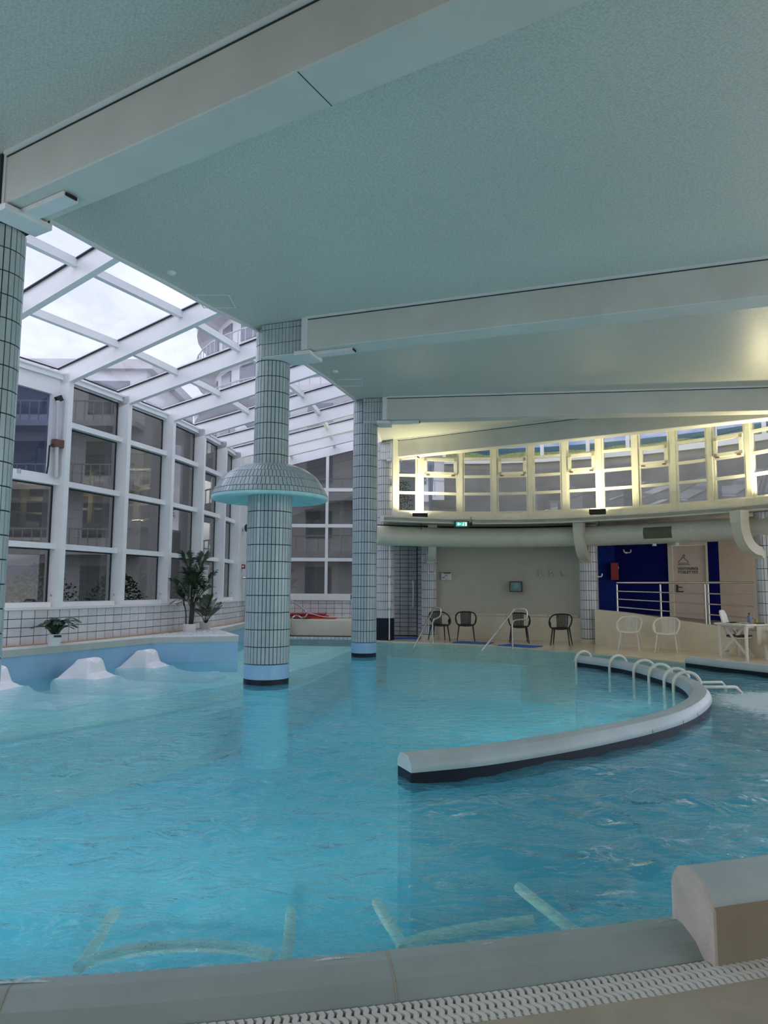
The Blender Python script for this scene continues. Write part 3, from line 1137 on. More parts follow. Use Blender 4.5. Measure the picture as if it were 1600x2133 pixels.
# nearest column, cut by the left edge
def head_of(c, B):
    """reach along the beam and sideways offset of the beam start from a column"""
    d = Vector(unit(*B))
    s = Vector((d.y, -d.x))
    v = Vector(B[0]) - Vector(c)
    return d, s, v.dot(d), v.dot(s)


def col_head(t, cx, cy, r, dirx, diry, L, z0, z1, indiv):
    """tiled square shoulder that carries the beam: from the shaft axis out to the beam end"""
    d = Vector((dirx, diry, 0)).normalized()
    s = Vector((d.y, -d.x, 0))            # to the right of d (camera side)
    c = Vector((cx, cy, 0))
    e0, e1 = c, c + d * L
    w = r * 0.98
    a = MB()
    a.prism([(e0 + s * w)[:2], (e1 + s * w)[:2], (e1 - s * w)[:2], (e0 - s * w)[:2]], z0, z1)
    a.build('shoulder', M_grout, t)
    a = MB()
    w2 = w + 0.004
    a.prism([(e0 + s * w2)[:2], (e1 + s * w2)[:2], (e1 - s * w2)[:2], (e0 - s * w2)[:2]], z0 - 0.012, z0)
    a.build('shoulder_soffit', M_white, t)
    recs = []
    n = max(1, round(L / 0.062))
    rows = 3
    hs = [0.09, 0.235, (z1 - z0) - 0.325]
    for k in range(n):
        z = z1
        for hh in hs:
            z -= hh
            p = e0 + d * (L * (k + 0.5) / n) + s * w + Vector((0, 0, z + hh / 2))
            ang = math.atan2(d.y, d.x)
            recs.append((Matrix.Translation(p) @ Matrix.Rotation(ang, 4, 'Z'), L / n - 0.005, hh - 0.007))
    return recs


def col_plates(t, cx, cy, r, d, L, zb):
    d = Vector(d + (0,)).normalized()
    s = Vector((d.y, -d.x, 0))
    c = Vector((cx, cy, 0)) + d * L
    a = MB()
    a.bar(c + Vector((0, 0, zb + 0.26)), c + d * 0.10 + Vector((0, 0, zb + 0.26)), 2 * r + 0.03, 0.54)
    a.build('end_plate', M_white, t)
    a = MB()
    a.bar(c - d * 0.12 + Vector((0, 0, zb - 0.055)), c + d * 0.16 + Vector((0, 0, zb - 0.055)), 2 * r + 0.06, 0.06)
    a.build('bearing_plate', M_white, t)
    a = MB()
    a.bar(c + d * 0.12 + Vector((0, 0, zb - 0.03)) - s * 0.0, c + d * 0.80 + Vector((0, 0, zb - 0.03)), 0.16, 0.05)
    a.build('cable_box', M_white, t)
    a = MB()
    a.bar(c + d * 0.805 + Vector((0, 0, zb - 0.03)), c + d * 0.815 + Vector((0, 0, zb - 0.03)), 0.12, 0.03)
    a.build('cable_opening', M_dark, t)


# column specs: centre, beam direction
B1 = ((-3.58, 6.82), (0.88, 4.17))
B2 = ((-1.14, 11.08), (4.94, 8.93))
B3 = ((0.08, 15.78), (8.1, 14.75))
B4 = ((0.36, 20.4), (8.4, 15.35))


def unit(a, b):
    v = Vector((b[0] - a[0], b[1] - a[1]))
    v.normalize()
    return (v.x, v.y)


t1, z1 = column(-4.03, 7.12, 0.27, 0.0, CEIL, 28, 'nearest tiled column, cut off by the left edge of the view')
recs = ring_tiles(-4.03, 7.12, 0.272, z1, BB - 0.06, 20, 28)
place_tiles(t1, recs, 290, M_tile, 'tile')
d1 = unit(*B1)
a = MB()
a.bar((-4.03, 7.12, BB + 0.25), (-3.6, 6.84, BB + 0.25), 0.53, 0.5)
a.build('shoulder', M_grout, t1)
hd, hs, hl, ho = head_of((-4.03, 7.12), B1)
col_plates(t1, -4.03 + hs.x * ho, 7.12 + hs.y * ho, 0.22, d1, hl - 0.1, BB)

t2, zz = column(-1.85, 11.6, 0.345, 0.0, 2.98, 36, 'tiled column in the pool wearing a mushroom-shaped tiled fountain cap', name='mushroom_column')
a = MB()
a.lathe([(0.266, 0.0), (0.266, CEIL - 2.9)], 40, (-1.85, 11.6, 2.9))
a.build('upper_shaft', M_grout, t2, smooth=True)
recs = ring_tiles(-1.85, 11.6, 0.349, zz, 2.96, 10, 36)
recs += ring_tiles(-1.85, 11.6, 0.272, 3.36, BB - 0.04, 7, 28)
d2 = unit(*B2)
hd, hs, hl, ho = head_of((-1.85, 11.6), B2)
recs += col_head(t2, -1.85 + hs.x * ho * 0.5, 11.6 + hs.y * ho * 0.5, 0.27, hd.x, hd.y, hl - 0.1, BB - 0.02, CEIL - 0.005, 0)
# left part of the head keeps the round shaft
recs += ring_tiles(-1.85, 11.6, 0.272, BB - 0.035, CEIL, 2, 28)
place_tiles(t2, recs, 300, M_tile, 'tile')
col_plates(t2, -1.85 + hs.x * ho, 11.6 + hs.y * ho, 0.2, d2, hl - 0.1, BB)
# cap
cap = MB()
CAPP = [(0.27, 3.44), (0.44, 3.435), (0.59, 3.375), (0.72, 3.285), (0.815, 3.17), (0.895, 3.035), (0.93, 2.95)]
capp_in = [(r_c - 0.004, z - 0.012) for r_c, z in CAPP]
cap.lathe(capp_in + [(0.928, 2.93), (0.90, 2.905), (0.80, 2.93), (0.72, 2.96), (0.55, 2.97), (0.34, 2.97)], 64, (-1.85, 11.6, 0), cap=False)
co = cap.build('fountain_cap', M_grout, t2, smooth=True, angle=60)
rim = MB()
rim.lathe([(0.932, 2.95), (0.935, 2.905), (0.905, 2.89), (0.80, 2.915), (0.70, 2.95), (0.50, 2.955), (0.35, 2.955)], 64, (-1.85, 11.6, 0), cap=False)
rim.build('cap_underside', surf('aqua_render', (0.42, 0.74, 0.74), 0.5, 0.1, 5.0, dirt=(0.30, 0.56, 0.56), bump=0.5), co, smooth=True)
# tapered cap tiles, one shared mesh per row
for i in range(len(CAPP) - 1):
    (ra, za), (rb, zb) = CAPP[i], CAPP[i + 1]
    n = 44 if i < 1 else (56 if i < 2 else 84)
    if i >= 2:
        n = 84
    mid = Vector(((ra + rb) / 2, 0, (za + zb) / 2))
    sl = Vector((rb - ra, 0, zb - za))
    ln = sl.length
    sl.normalize()
    nr = Vector((-sl.z, 0, sl.x)) * (1 if sl.x >= 0 or True else -1)
    wa = 2 * math.pi * ra / n - 0.006
    wb = 2 * math.pi * rb / n - 0.006
    e = ln / 2 - 0.004
    base = []
    for h, (sh) in ((0.0, 0.0), (0.007, 0.0015)):
        for (u, w) in ((-e + sh, wa / 2 - sh), (e - sh, wb / 2 - sh)):
            for sg in (-1, 1):
                base.append(mid + sl * u + Vector((0, sg * w, 0)) + nr * (h + 0.001))
    fs = [(0, 1, 3, 2), (4, 6, 7, 5), (0, 4, 5, 1), (2, 3, 7, 6), (0, 2, 6, 4), (1, 5, 7, 3)]
    src = None
    rest = MB()
    for k in range(n):
        ang = 2 * math.pi * (k + 0.37 * i) / n
        Rm = Matrix.Translation((-1.85, 11.6, 0)) @ Matrix.Rotation(ang, 4, 'Z')
        vis = math.cos(ang - math.radians(-82)) > -0.05
        if vis and i >= 1:
            if src is None:
                mb = MB()
                mb.add(base, fs)
                src = mb.build('cap_tile', M_tile, co, origin=(0, 0, 0))
                src.matrix_local = Matrix.Translation(-Vector(WLOC[t2.name])) @ Rm
            else:
                inst(src, Rm, co, 'cap_tile')
        else:
            rest.add([Rm @ p for p in base], fs)
    if rest.v:
        o = rest.build('cap_tiling', M_tile, co)
        o['kind'] = 'stuff'

t3, zz = column(-0.43, 16.1, 0.265, 0.0, CEIL, 28, 'slim tiled column standing in the pool just right of the mushroom one')
recs = ring_tiles(-0.43, 16.1, 0.268, zz, BB - 0.02, 20, 26) + ring_tiles(-0.43, 16.1, 0.268, BB - 0.02, CEIL, 2, 26)
d3 = unit(*B3)
hd, hs, hl, ho = head_of((-0.43, 16.1), B3)
recs += col_head(t3, -0.43 + hs.x * ho * 0.5, 16.1 + hs.y * ho * 0.5, 0.265, hd.x, hd.y, hl - 0.1, BB - 0.02, CEIL - 0.005, 0)
place_tiles(t3, recs, 0, M_tile, 'tile')
col_plates(t3, -0.43 + hs.x * ho, 16.1 + hs.y * ho, 0.19, d3, hl - 0.1, BB)

t4, zz = column(0.05, 20.75, 0.25, 0.03, CEIL, 26, 'tiled column with a tall navy base on the far deck', bands=False, navy=0.60)
recs = ring_tiles(0.05, 20.75, 0.253, zz, BB - 0.02, 19, 26) + ring_tiles(0.05, 20.75, 0.253, BB - 0.02, CEIL, 2, 26)
d4 = unit(*B4)
hd, hs, hl, ho = head_of((0.05, 20.75), B4)
recs += col_head(t4, 0.05 + hs.x * ho * 0.5, 20.75 + hs.y * ho * 0.5, 0.25, hd.x, hd.y, hl - 0.08, BB - 0.02, CEIL - 0.005, 0)
place_tiles(t4, recs, 0, M_tilew, 'tile')
col_plates(t4, 0.05 + hs.x * ho, 20.75 + hs.y * ho, 0.18, d4, hl - 0.1, BB)
for o in t4.children:
    pass
a = MB()
pp = Py(812, 1120, 20.42)
a.tube([(pp.x, 20.42, 0.05), (pp.x, 20.42, 2.85)], 0.016, 8)
o = a.build('shower_pole', M_alu, smooth=True, origin=(pp.x, 20.42, 0.03))
tag(o, 'thin white pole standing against the navy-based column', 'pole')
for z in (0.9, 1.8):
    k = MB()
    k.box((pp.x, 20.45, z), (0.05, 0.08, 0.05))
    k.build('clamp', M_black, o)

# ------------------------------------------------------------------ ceiling beams
def beam(a, b, w, label, ext=0.0, z0=BB, extra=True):
    a, b = Vector(a + (0,)), Vector(b + (0,))
    d = (b - a).normalized()
    b = b + d * ext
    t = empty('ceiling_beam', (a.x, a.y, z0), label, 'beam')
    s = Vector((d.y, -d.x, 0))
    mb = MB()
    h = CEIL - z0
    mid = Vector((0, 0, z0 + h / 2))
    prof = [(-w / 2, z0 + 0.012), (-w / 2 + 0.012, z0), (w / 2 - 0.012, z0), (w / 2, z0 + 0.012), (w / 2, CEIL + 0.01), (-w / 2, CEIL + 0.01)]
    mb.sweep([a, b], prof)
    mb.build('body', M_beam, t)
    for sg in (-1, 1):
        k = MB()
        k.bar(a + s * (sg * (w / 2 + 0.02)) + Vector((0, 0, CEIL - 0.014)), b + s * (sg * (w / 2 + 0.02)) + Vector((0, 0, CEIL - 0.014)), 0.045, 0.028)
        k.build('cover_strip', M_white, t)
        k = MB()
        k.bar(a + s * (sg * (w / 2 + 0.004)) + Vector((0, 0, CEIL - 0.036)), b + s * (sg * (w / 2 + 0.004)) + Vector((0, 0, CEIL - 0.036)), 0.008, 0.012)
        k.build('shadow_gap', M_grout, t)
    return t


bm1 = beam(B1[0], B1[1], 0.44, 'nearest and largest ceiling beam, crossing the top left of the view', 8)
beam(B2[0], B2[1], 0.40, 'ceiling beam springing from the mushroom-capped column', 6)
beam(B3[0], B3[1], 0.38, 'ceiling beam springing from the slim column in the pool', 1.2)
beam(B4[0], B4[1], 0.36, 'farthest ceiling beam, in front of the upper windows', 1.0)
a = MB()
q = Vector((-0.55, 5.02, 0))
dd = Vector(d1 + (0,))
ss = Vector((dd.y, -dd.x, 0))
qq = Vector((B1[0][0], B1[0][1], 0)) + dd * 3.55
a.bar(qq - ss * 0.215 + Vector((0, 0, BB - 0.001)), qq + ss * 0.215 + Vector((0, 0, BB - 0.001)), 0.006, 0.004)
a.build('joint', M_grout, bm1)

# little ceiling fittings
for (px, py, lab) in ((357, 567, 'small round detector on the ceiling nearest the roof glazing'), (698, 773, 'small round detector on the ceiling near the slim column')):
    p = Pz(px, py, CEIL)
    a = MB()
    a.lathe([(0.0, -0.035), (0.045, -0.03), (0.06, -0.012), (0.06, 0.0)], 16, (p.x, p.y, CEIL))
    o = a.build('ceiling_detector', M_white, smooth=True, origin=tuple(p))
    tag(o, lab, 'detector')
for (c1, c2, lab) in (((432, 622), (468, 634), 'thin square access hatch in the ceiling above the roof glazing edge'), ((718, 792), (740, 802), 'thin square access hatch in the ceiling near the slim column')):
    p0, p1 = Pz(*c1, CEIL), Pz(*c2, CEIL)
    c = (p0 + p1) / 2
    a = MB()
    w = 0.24
    for (sx, sy, lx, ly) in ((0, -w, 2 * w, 0.012), (0, w, 2 * w, 0.012), (-w, 0, 0.012, 2 * w), (w, 0, 0.012, 2 * w)):
        a.box((c.x + sx, c.y + sy, CEIL - 0.003), (lx, ly, 0.008))
    o = a.build('access_hatch', M_white, origin=(c.x, c.y, CEIL))
    tag(o, lab, 'hatch')

# ------------------------------------------------------------------ glazed wall and roof on the courtyard side
def v3(p, z):
    return Vector((p[0], p[1], z))


def seg_hit(p, d, line):
    """first hit of the ray p + t d with a plan polyline"""
    best = None
    for a, b in zip(line[:-1], line[1:]):
        ex, ey = b[0] - a[0], b[1] - a[1]
        den = d[0] * ey - d[1] * ex
        if abs(den) < 1e-9:
            continue
        t = ((a[0] - p[0]) * ey - (a[1] - p[1]) * ex) / den
        u = ((a[0] - p[0]) * d[1] - (a[1] - p[1]) * d[0]) / den
        if t > 0.3 and -0.001 <= u <= 1.001 and (best is None or t < best):
            best = t
    return best


GN = []
for i, p in enumerate(GL):
    a = GL[max(i - 1, 0)]
    b = GL[min(i + 1, len(GL) - 1)]
    t = Vector((b[0] - a[0], b[1] - a[1])).normalized()
    GN.append(Vector((t.y, -t.x)))          # into the hall
SLOPE = 0.25
FASL = [tuple(p[:2]) for p in offset_path(EAVE, 0.32)]
RL = []
for p, n in zip(GL, GN):
    t = seg_hit(p, n, FASL)
    RL.append(min(t or 3.6, 4.6))
ROWS = [GZ0 + 0.02, 2.20, 3.335, 4.43, GZ1 - 0.06]   # sill and transom heights
DM = 0.36                                            # mullion depth
WN = 0
NG = len(GL) - 1
for i in range(NG):
    a, b = Vector(GL[i]), Vector(GL[i + 1])
    n = (GN[i] + GN[i + 1]).normalized()
    t = (b - a).normalized()
    WN += 1
    w = empty(f'window_{WN}', (a.x, a.y, GZ0), kind='structure')
    # mullion: front face at the curve, box going back
    gp = -0.27                                        # glass plane behind the front face
    an = GN[i]
    k = MB()
    A0 = a - an * (DM / 2)
    k.bar(v3(A0, GZ0 - 0.01), v3(A0, GZ1 + 0.02), DM, 0.11, up=(-an.y, an.x, 0))
    k.build('mullion', M_alu, w)
    ga, gb = a + an * gp + t * 0.06, b + GN[i + 1] * gp - t * 0.06
    if i >= 10:                                       # the last bay is plain wall
        k = MB()
        k.bar(v3((a + b) / 2 - n * 0.1 - t * (b - a).length / 2, (GZ0 + 6.2) / 2), v3((a + b) / 2 - n * 0.1 + t * (b - a).length / 2, (GZ0 + 6.2) / 2), 0.2, 6.2 - GZ0)
        k.build('wall_panel', M_white, w)
    else:
        for r in range(4):
            z0, z1 = ROWS[r] + 0.05, ROWS[r + 1] - 0.05
            sash = (i == 4 and r == 3) or (i == 4 and r == 2)
            if i == 4 and r == 3:
                continue
            if i == 4 and r == 2:
                z1 = ROWS[4] - 0.05
            k = MB()
            k.bar(v3(ga, (z0 + z1) / 2), v3(gb, (z0 + z1) / 2), 0.012, z1 - z0)
            k.build('pane', M_glass_blue if sash else M_glass_side, w)
            # dark gasket round the pane (hall side)
            k = MB()
            q = n * 0.012
            g0, g1 = ga + q + t * 0.01, gb + q - t * 0.01
            k.bar(v3(g0, z1 - 0.008), v3(g1, z1 - 0.008), 0.012, 0.03)
            k.bar(v3(g1, z0), v3(g1, z1), 0.012, 0.03, up=(t.x, t.y, 0))
            k.bar(v3(g0, z0 + 0.004), v3(g1, z0 + 0.004), 0.012, 0.014)
            k.build('gasket', M_gasket, w)
            if sash:
                k = MB()
                s0, s1 = ga + n * 0.04 + t * 0.06, gb + n * 0.04 - t * 0.10
                zb, zt = z0 + 0.03, z1 - 0.22
                for (p0, p1) in ((v3(s0, zb), v3(s1, zb)), (v3(s0, zt), v3(s1, zt))):
                    k.bar(p0, p1, 0.07, 0.11)
                for s_ in (s0, s1):
                    k.bar(v3(s_, zb - 0.05), v3(s_, zt + 0.05), 0.07, 0.12, up=(t.x, t.y, 0))
                k.bar(v3(s0 - t * 0.1, z1 - 0.09), v3(s1 + t * 0.14, z1 - 0.09), 0.05, 0.22)
                k.bar(v3(s1 + t * 0.11, zb - 0.05), v3(s1 + t * 0.11, z1), 0.04, 0.12, up=(t.x, t.y, 0))
                so = k.build('sash_frame', M_alu, w)
                k = MB()
                hc = s0 + (s1 - s0) * 0.62 + n * 0.06
                k.bar(v3(hc, zb - 0.09), v3(hc, zb + 0.06), 0.03, 0.03)
                k.bar(v3(hc - t * 0.02, zb - 0.02), v3(hc + t * 0.12, zb - 0.07), 0.02, 0.025)
                k.build('latch', M_silver, so)
        for r in (1, 2, 3):
            if i == 4 and r == 3:
                continue
            k = MB()
            k.bar(v3(a + an * (gp + 0.06), ROWS[r]), v3(b + GN[i + 1] * (gp + 0.06) + t * 0.015, ROWS[r]), 0.16, 0.10)
            k.build('transom', M_alu, w)
        k = MB()
        k.bar(v3(a + an * (gp + 0.05), GZ1 - 0.02), v3(b + GN[i + 1] * (gp + 0.05), GZ1 - 0.02), 0.14, 0.13)
        k.bar(v3(a + an * (gp + 0.13), GZ1 + 0.02), v3(b + GN[i + 1] * (gp + 0.13), GZ1 + 0.02), 0.05, 0.035)
        k.build('head_rail', M_alu, w)
        k = MB()
        k.bar(v3(ga + n * 0.07, GZ0 + 0.035), v3(gb + n * 0.07 - t * 0.04, GZ0 + 0.035), 0.2, 0.09)
        k.build('sill_box', M_alu, w)
        k = MB()
        kp = b - t * 0.055 + GN[i + 1] * (-0.16)
        k.tube([v3(kp, GZ0 + 0.2), v3(kp - t * 0.015, GZ0 + 0.2)], 0.02, 8)
        k.build('cap_screw', M_silver, w)
    # roof bay above
    WN += 1
    w = empty(f'window_{WN}', (a.x, a.y, GZ1), kind='structure')
    LA, LB = RL[i], RL[i + 1]
    bn = GN[i + 1]

    def rp(q, nn, s, dz=0.0):
        qq = q + nn * s
        return Vector((qq.x, qq.y, GZ1 + SLOPE * (s + 0.36) + dz))
    k = MB()
    k.bar(rp(a, an, -0.36, -0.04), rp(a, an, LA + 0.1, -0.04), 0.11, 0.36, up=(0, 0, 1))
    k.build('rafter', M_alu, w)
    if i < 12:
        stops = [-0.30, 1.08, 2.45, None]
        lst = [(-0.30, -0.30), (1.08, 1.08), (2.45, 2.45), (LA, LB)]
        for r in range(3):
            (sa0, sb0), (sa1, sb1) = lst[r], lst[r + 1]
            if sa1 - sa0 < 0.3 or sb1 - sb0 < 0.3:
                continue
            q = [rp(a, an, sa0 + 0.03, 0.11), rp(b, bn, sb0 + 0.03, 0.11), rp(b, bn, sb1 - 0.03, 0.11), rp(a, an, sa1 - 0.03, 0.11)]
            mb = MB()
            up = Vector((0, 0, 0.012))
            mb.add(q + [p + up for p in q], [(0, 1, 2, 3), (7, 6, 5, 4), (0, 4, 5, 1), (1, 5, 6, 2), (2, 6, 7, 3), (3, 7, 4, 0)])
            mb.build('roof_pane', M_glass_roof, w)
            mb = MB()
            tt = Vector((t.x, t.y, 0)) * 0.075
            for (p0, p1, nn) in ((q[0] + tt, q[3] + tt, 0), (q[1] - tt, q[2] - tt, 0), (q[0], q[1], 1), (q[3], q[2], 1)):
                mb.bar(p0 - up * 1.2, p1 - up * 1.2, 0.028, 0.02)
            mb.build('gasket', M_gasket, w)
        for s in (1.08, 2.45):
            if s < LA - 0.2 and s < LB - 0.2:
                mb = MB()
                mb.bar(rp(a, an, s, 0.05), rp(b, bn, s, 0.05), 0.09, 0.12)
                mb.build('purlin', M_alu, w)

# window opener beside the opening sash
w0a, w0b = Vector(GL[4]), Vector(GL[5])
t = (w0b - w0a).normalized()
n = Vector((t.y, -t.x))
q = w0b - t * 0.14 - n * 0.10
op = empty('window_opener', v3(q, 3.6), 'silver strut window opener with brown motor beside the opening sash', 'opener')
k = MB()
k.tube([v3(q, 3.42), v3(q - t * 0.07 + n * 0.03, 4.78)], 0.035, 10)
k.build('strut', M_silver, op, smooth=True)
k = MB()
k.bar(v3(q - t * 0.08, 4.80), v3(q + t * 0.02, 4.86), 0.07, 0.10)
k.build('top_clamp', M_black, op)
k = MB()
k.bar(v3(q - t * 0.10, 4.02), v3(q + t * 0.16, 4.02), 0.12, 0.14)
k.build('motor', M_brown, op, bevel=0.01)
k = MB()
k.tube([v3(q - t * 0.10, 4.0), v3(q - t * 0.17, 3.95), v3(q - t * 0.18, 3.6), v3(q - t * 0.2, 3.45)], 0.014, 6)
k.build('cable', M_black, op)

# tiled low wall under the glazing
wl = MB()
wl.sweep(GL, [(-0.40, -0.6), (-0.012, -0.6), (-0.012, GZ0 - 0.03), (-0.40, GZ0 - 0.03)])
wleft = wl.build('wall_left', M_grout, origin=(-4.1, 18, 0))
tag(wleft, kind='structure')
k = MB()
k.sweep(GL, [(-0.42, GZ0 - 0.045), (0.02, GZ0 - 0.045), (0.02, GZ0), (-0.42, GZ0)])
tag(k.build('trim_3', M_ledge), kind='structure')
src = {}
for i in range(4, NG):
    a, b = Vector(GL[i]), Vector(GL[i + 1])
    L = (b - a).length
    t = (b - a) / L
    nT = max(1, round(L / 0.25))
    wT = L / nT
    hT = (GZ0 - 0.045 - LEDGE) / 4
    for r in range(4):
        for c_ in range(nT):
            p = v3(a + t * (wT * (c_ + 0.5)) + Vector((t.y, -t.x)) * -0.012, LEDGE + hT * (r + 0.5))
            mw = Matrix.Translation(p) @ Matrix.Rotation(math.atan2(t.y, t.x), 4, 'Z')
            key = round(wT, 4)
            if key not in src:
                s = tile_box(wT - 0.013, hT - 0.009, 0.012).build('tile', M_tilew, wleft, origin=(0, 0, 0))
                s.matrix_local = Matrix.Translation(-Vector(WLOC[wleft.name])) @ mw
                src[key] = s
            else:
                inst(src[key], mw, wleft, 'tile')

# ledge in front of it: wood strip, white planter ledge with blue pool face
PL = [(-9.2, 5.6), (-7.0, 9.0), (-5.95, 11.15), (-5.2, 12.85), (-4.53, 14.38), (-2.96, 14.92), (-3.87, 17.02), (-3.84, 19.6), (-3.8, 22.0)]
GLR = [(-4.05, 22.0)] + [tuple(p[:2]) for p in reversed(offset_path(GL, 0.003)[:11])]
b = MB()
b.prism(PL + GLR, LEDGE - 0.13, LEDGE - 0.02)
led = b.build('planter_ledge', M_ledgef, origin=(-4.5, 15, 0))
tag(led, 'long white-topped stone ledge with blue pool face under the glazed wall', 'ledge')
b = MB()
b.prism(PL + GLR, LEDGE - 0.02, LEDGE - 0.005)
b.build('white_top', M_ledge, led)
b = MB()
b.prism([(p[0] - 0.012, p[1] + 0.004) for p in PL] + GLR, -1.2, LEDGE - 0.13)
b.build('blue_face', M_blueband, led)
b = MB()
b.sweep(GL, [(0.0, LEDGE - 0.01), (0.13, LEDGE - 0.01), (0.13, LEDGE + 0.012), (0.0, LEDGE + 0.012)])
o = b.build('trim_4', M_wood)
tag(o, kind='structure')

# pebbles round the palms
pb = MB()
for i in range(420):
    u, v = random.random(), random.random()
    # triangle-like bed between (-4.6,14.75), (-3.25,15.05), (-3.95,16.6)
    if u + v > 1:
        u, v = 1 - u, 1 - v
    x = -4.62 + 1.4 * u + 0.62 * v
    y = 14.72 + 0.35 * u + 1.9 * v
    r0 = random.uniform(0.018, 0.04)
    a0 = random.random() * 6.28
    vs = []
    for k in range(5):
        a_ = a0 + k * 1.2566
        vs.append((x + r0 * math.cos(a_) * 1.2, y + r0 * math.sin(a_), LEDGE - 0.005))
    vs += [(x + (q[0] - x) * 0.6, y + (q[1] - y) * 0.6, LEDGE - 0.005 + r0 * 0.8) for q in vs[:5]]
    pb.add(vs, [(k, (k + 1) % 5, 5 + (k + 1) % 5, 5 + k) for k in range(5)] + [(5, 6, 7, 8, 9)])
o = pb.build('pebbles', M_pebble, origin=(-4.0, 15.4, LEDGE))
tag(o, 'white and grey pebbles spread round the palm pots', 'pebbles', kind='stuff')


# ------------------------------------------------------------------ plants
def frond_mb(pts, nleaf, ll, lw, droop, start=0.25, stem_r=0.008, seed=0, vang=0.6):
    rnd = random.Random(seed)
    C = spline(pts, 6)
    mb = MB()
    mb.cur = 1
    mb.tube(C, [stem_r * (1 - 0.7 * i / (len(C) - 1)) for i in range(len(C))], 5)
    mb.cur = 0
    tot = len(C) - 1
    for k in range(nleaf):
        u = start + (1 - start) * k / (nleaf - 1)
        fi = u * tot
        i = min(int(fi), tot - 1)
        p = C[i].lerp(C[i + 1], fi - i)
        d = (C[i + 1] - C[i]).normalized()
        side = d.cross(Vector((0, 0, 1)))
        if side.length < 0.05:
            side = Vector((1, 0, 0))
        side.normalize()
        upv = side.cross(d)
        w_ = (u - start) / (1 - start)
        L = ll * (0.55 + 0.75 * math.sin(math.pi * (0.12 + 0.8 * w_))) * rnd.uniform(0.85, 1.1)
        for sg in (-1, 1):
            ld = (side * sg * 0.85 + d * (0.45 + 0.5 * w_) + upv * vang * 0.4).normalized()
            q1 = p + ld * L * 0.5
            q2 = p + ld * L + Vector((0, 0, -droop * L))
            wv = ld.cross(upv).normalized() * lw
            mb.add([p - wv * 0.3, p + wv * 0.3, q1 + wv, q1 - wv, q2], [(0, 1, 2, 3), (3, 2, 4)])
    return mb


def pot(name_parent, c, r0, r1, h, mat):
    a = MB()
    a.lathe([(0, 0), (r0, 0), (r1, h), (r1 - 0.012, h), (r1 - 0.02, h - 0.03)], 28, c, cap=False)
    a.build('pot', mat, name_parent, smooth=True, angle=50)
    a = MB()
    a.lathe([(0, h - 0.028), (r1 - 0.018, h - 0.03)], 20, c, cap=False)
    a.build('soil', M_soil, name_parent)


# tall palm
pp = Pz(394, 1317, LEDGE)
K = Vector((pp.x, pp.y, LEDGE - 0.005))
palm = empty('potted_palm', K, 'tall dark green palm in a white pot among pebbles on the ledge', 'plant')
pot(palm, K, 0.13, 0.145, 0.185, M_pot)
PXM = 15.6 / 1500.0     # metres per picture pixel there


def pv(dx, dz, dy=0.0):
    return K + Vector((dx * PXM, dy, dz * PXM))


stems = [[pv(-7, 14), pv(-8, 40), pv(-13, 62)], [pv(2, 14), pv(4, 45), pv(6, 75)], [pv(6, 14), pv(8, 40), pv(9, 62)], [pv(0, 14), pv(2, 50), pv(2, 85)]]
for i, s in enumerate(stems):
    a = MB()
    a.tube(spline(s, 4), 0.022 if i else 0.014, 6)
    a.build('stem', M_stem, palm, smooth=True)
fr_specs = [
    ([pv(2, 70), pv(0, 100), pv(-6, 132), pv(-10, 160, -0.1)], 30, 0.34), ([pv(6, 70), pv(12, 105), pv(20, 135), pv(24, 161, 0.1)], 30, 0.34),
    ([pv(3, 60), pv(3, 90), pv(2, 112), pv(0, 130, -0.35)], 24, 0.30), ([pv(9, 60), pv(22, 84), pv(36, 104), pv(46, 124, 0.1)], 24, 0.24),
    ([pv(-13, 60), pv(-20, 80), pv(-28, 96), pv(-34, 108, -0.1)], 22, 0.2), ([pv(-13, 55), pv(-16, 70), pv(-22, 82), pv(-26, 92, -0.3)], 18, 0.18),
    ([pv(6, 55), pv(18, 72), pv(30, 86), pv(38, 96, -0.2)], 22, 0.24), ([pv(3, 60), pv(-8, 80), pv(-18, 100), pv(-20, 118, 0.25)], 24, 0.26),
    ([pv(8, 55), pv(14, 80), pv(22, 98), pv(28, 108, -0.4)], 22, 0.26), ([pv(2, 50), pv(8, 62), pv(16, 66), pv(22, 62, -0.45)], 18, 0.24),
    ([pv(2, 52), pv(-6, 64), pv(-14, 66), pv(-20, 60, -0.4)], 18, 0.24), ([pv(4, 60), pv(10, 90), pv(12, 120), pv(10, 145, 0.3)], 26, 0.30)]
for i, (pts, nl, ll) in enumerate(fr_specs):
    frond_mb(pts, nl + 4, ll, 0.013, 0.30, 0.18, 0.010, i).build('frond', [M_leaf, M_stem], palm)

# low olive palm behind it
pp = Pz(424, 1312, LEDGE)
K = Vector((pp.x, pp.y + 0.15, LEDGE - 0.005))
PXM = (pp.y + 0.15) / 1500.0
palm2 = empty('potted_palm', K, 'low olive-green palm in a grey-white pot beside the tall palm', 'plant')
pot(palm2, K, 0.11, 0.135, 0.16, M_pot2)
for i, (dx, dz, dy) in enumerate(((-20, 52, 0), (-12, 62, 0.2), (0, 66, 0.1), (10, 68, -0.1), (22, 60, 0.0), (30, 46, 0.1), (32, 42, -0.2), (-16, 40, -0.3), (8, 44, -0.4), (20, 40, -0.4), (26, 52, 0.3))):
    pts = [pv(dx * 0.08, 14), pv(dx * 0.35, 14 + (dz - 14) * 0.45, dy * 0.3), pv(dx * 0.7, 14 + (dz - 14) * 0.8, dy * 0.7), pv(dx, dz, dy)]
    frond_mb(pts, 20, 0.17, 0.008, 0.1, 0.35, 0.008, 40 + i, 0.9).build('frond', [M_leaf2, M_stem], palm2)

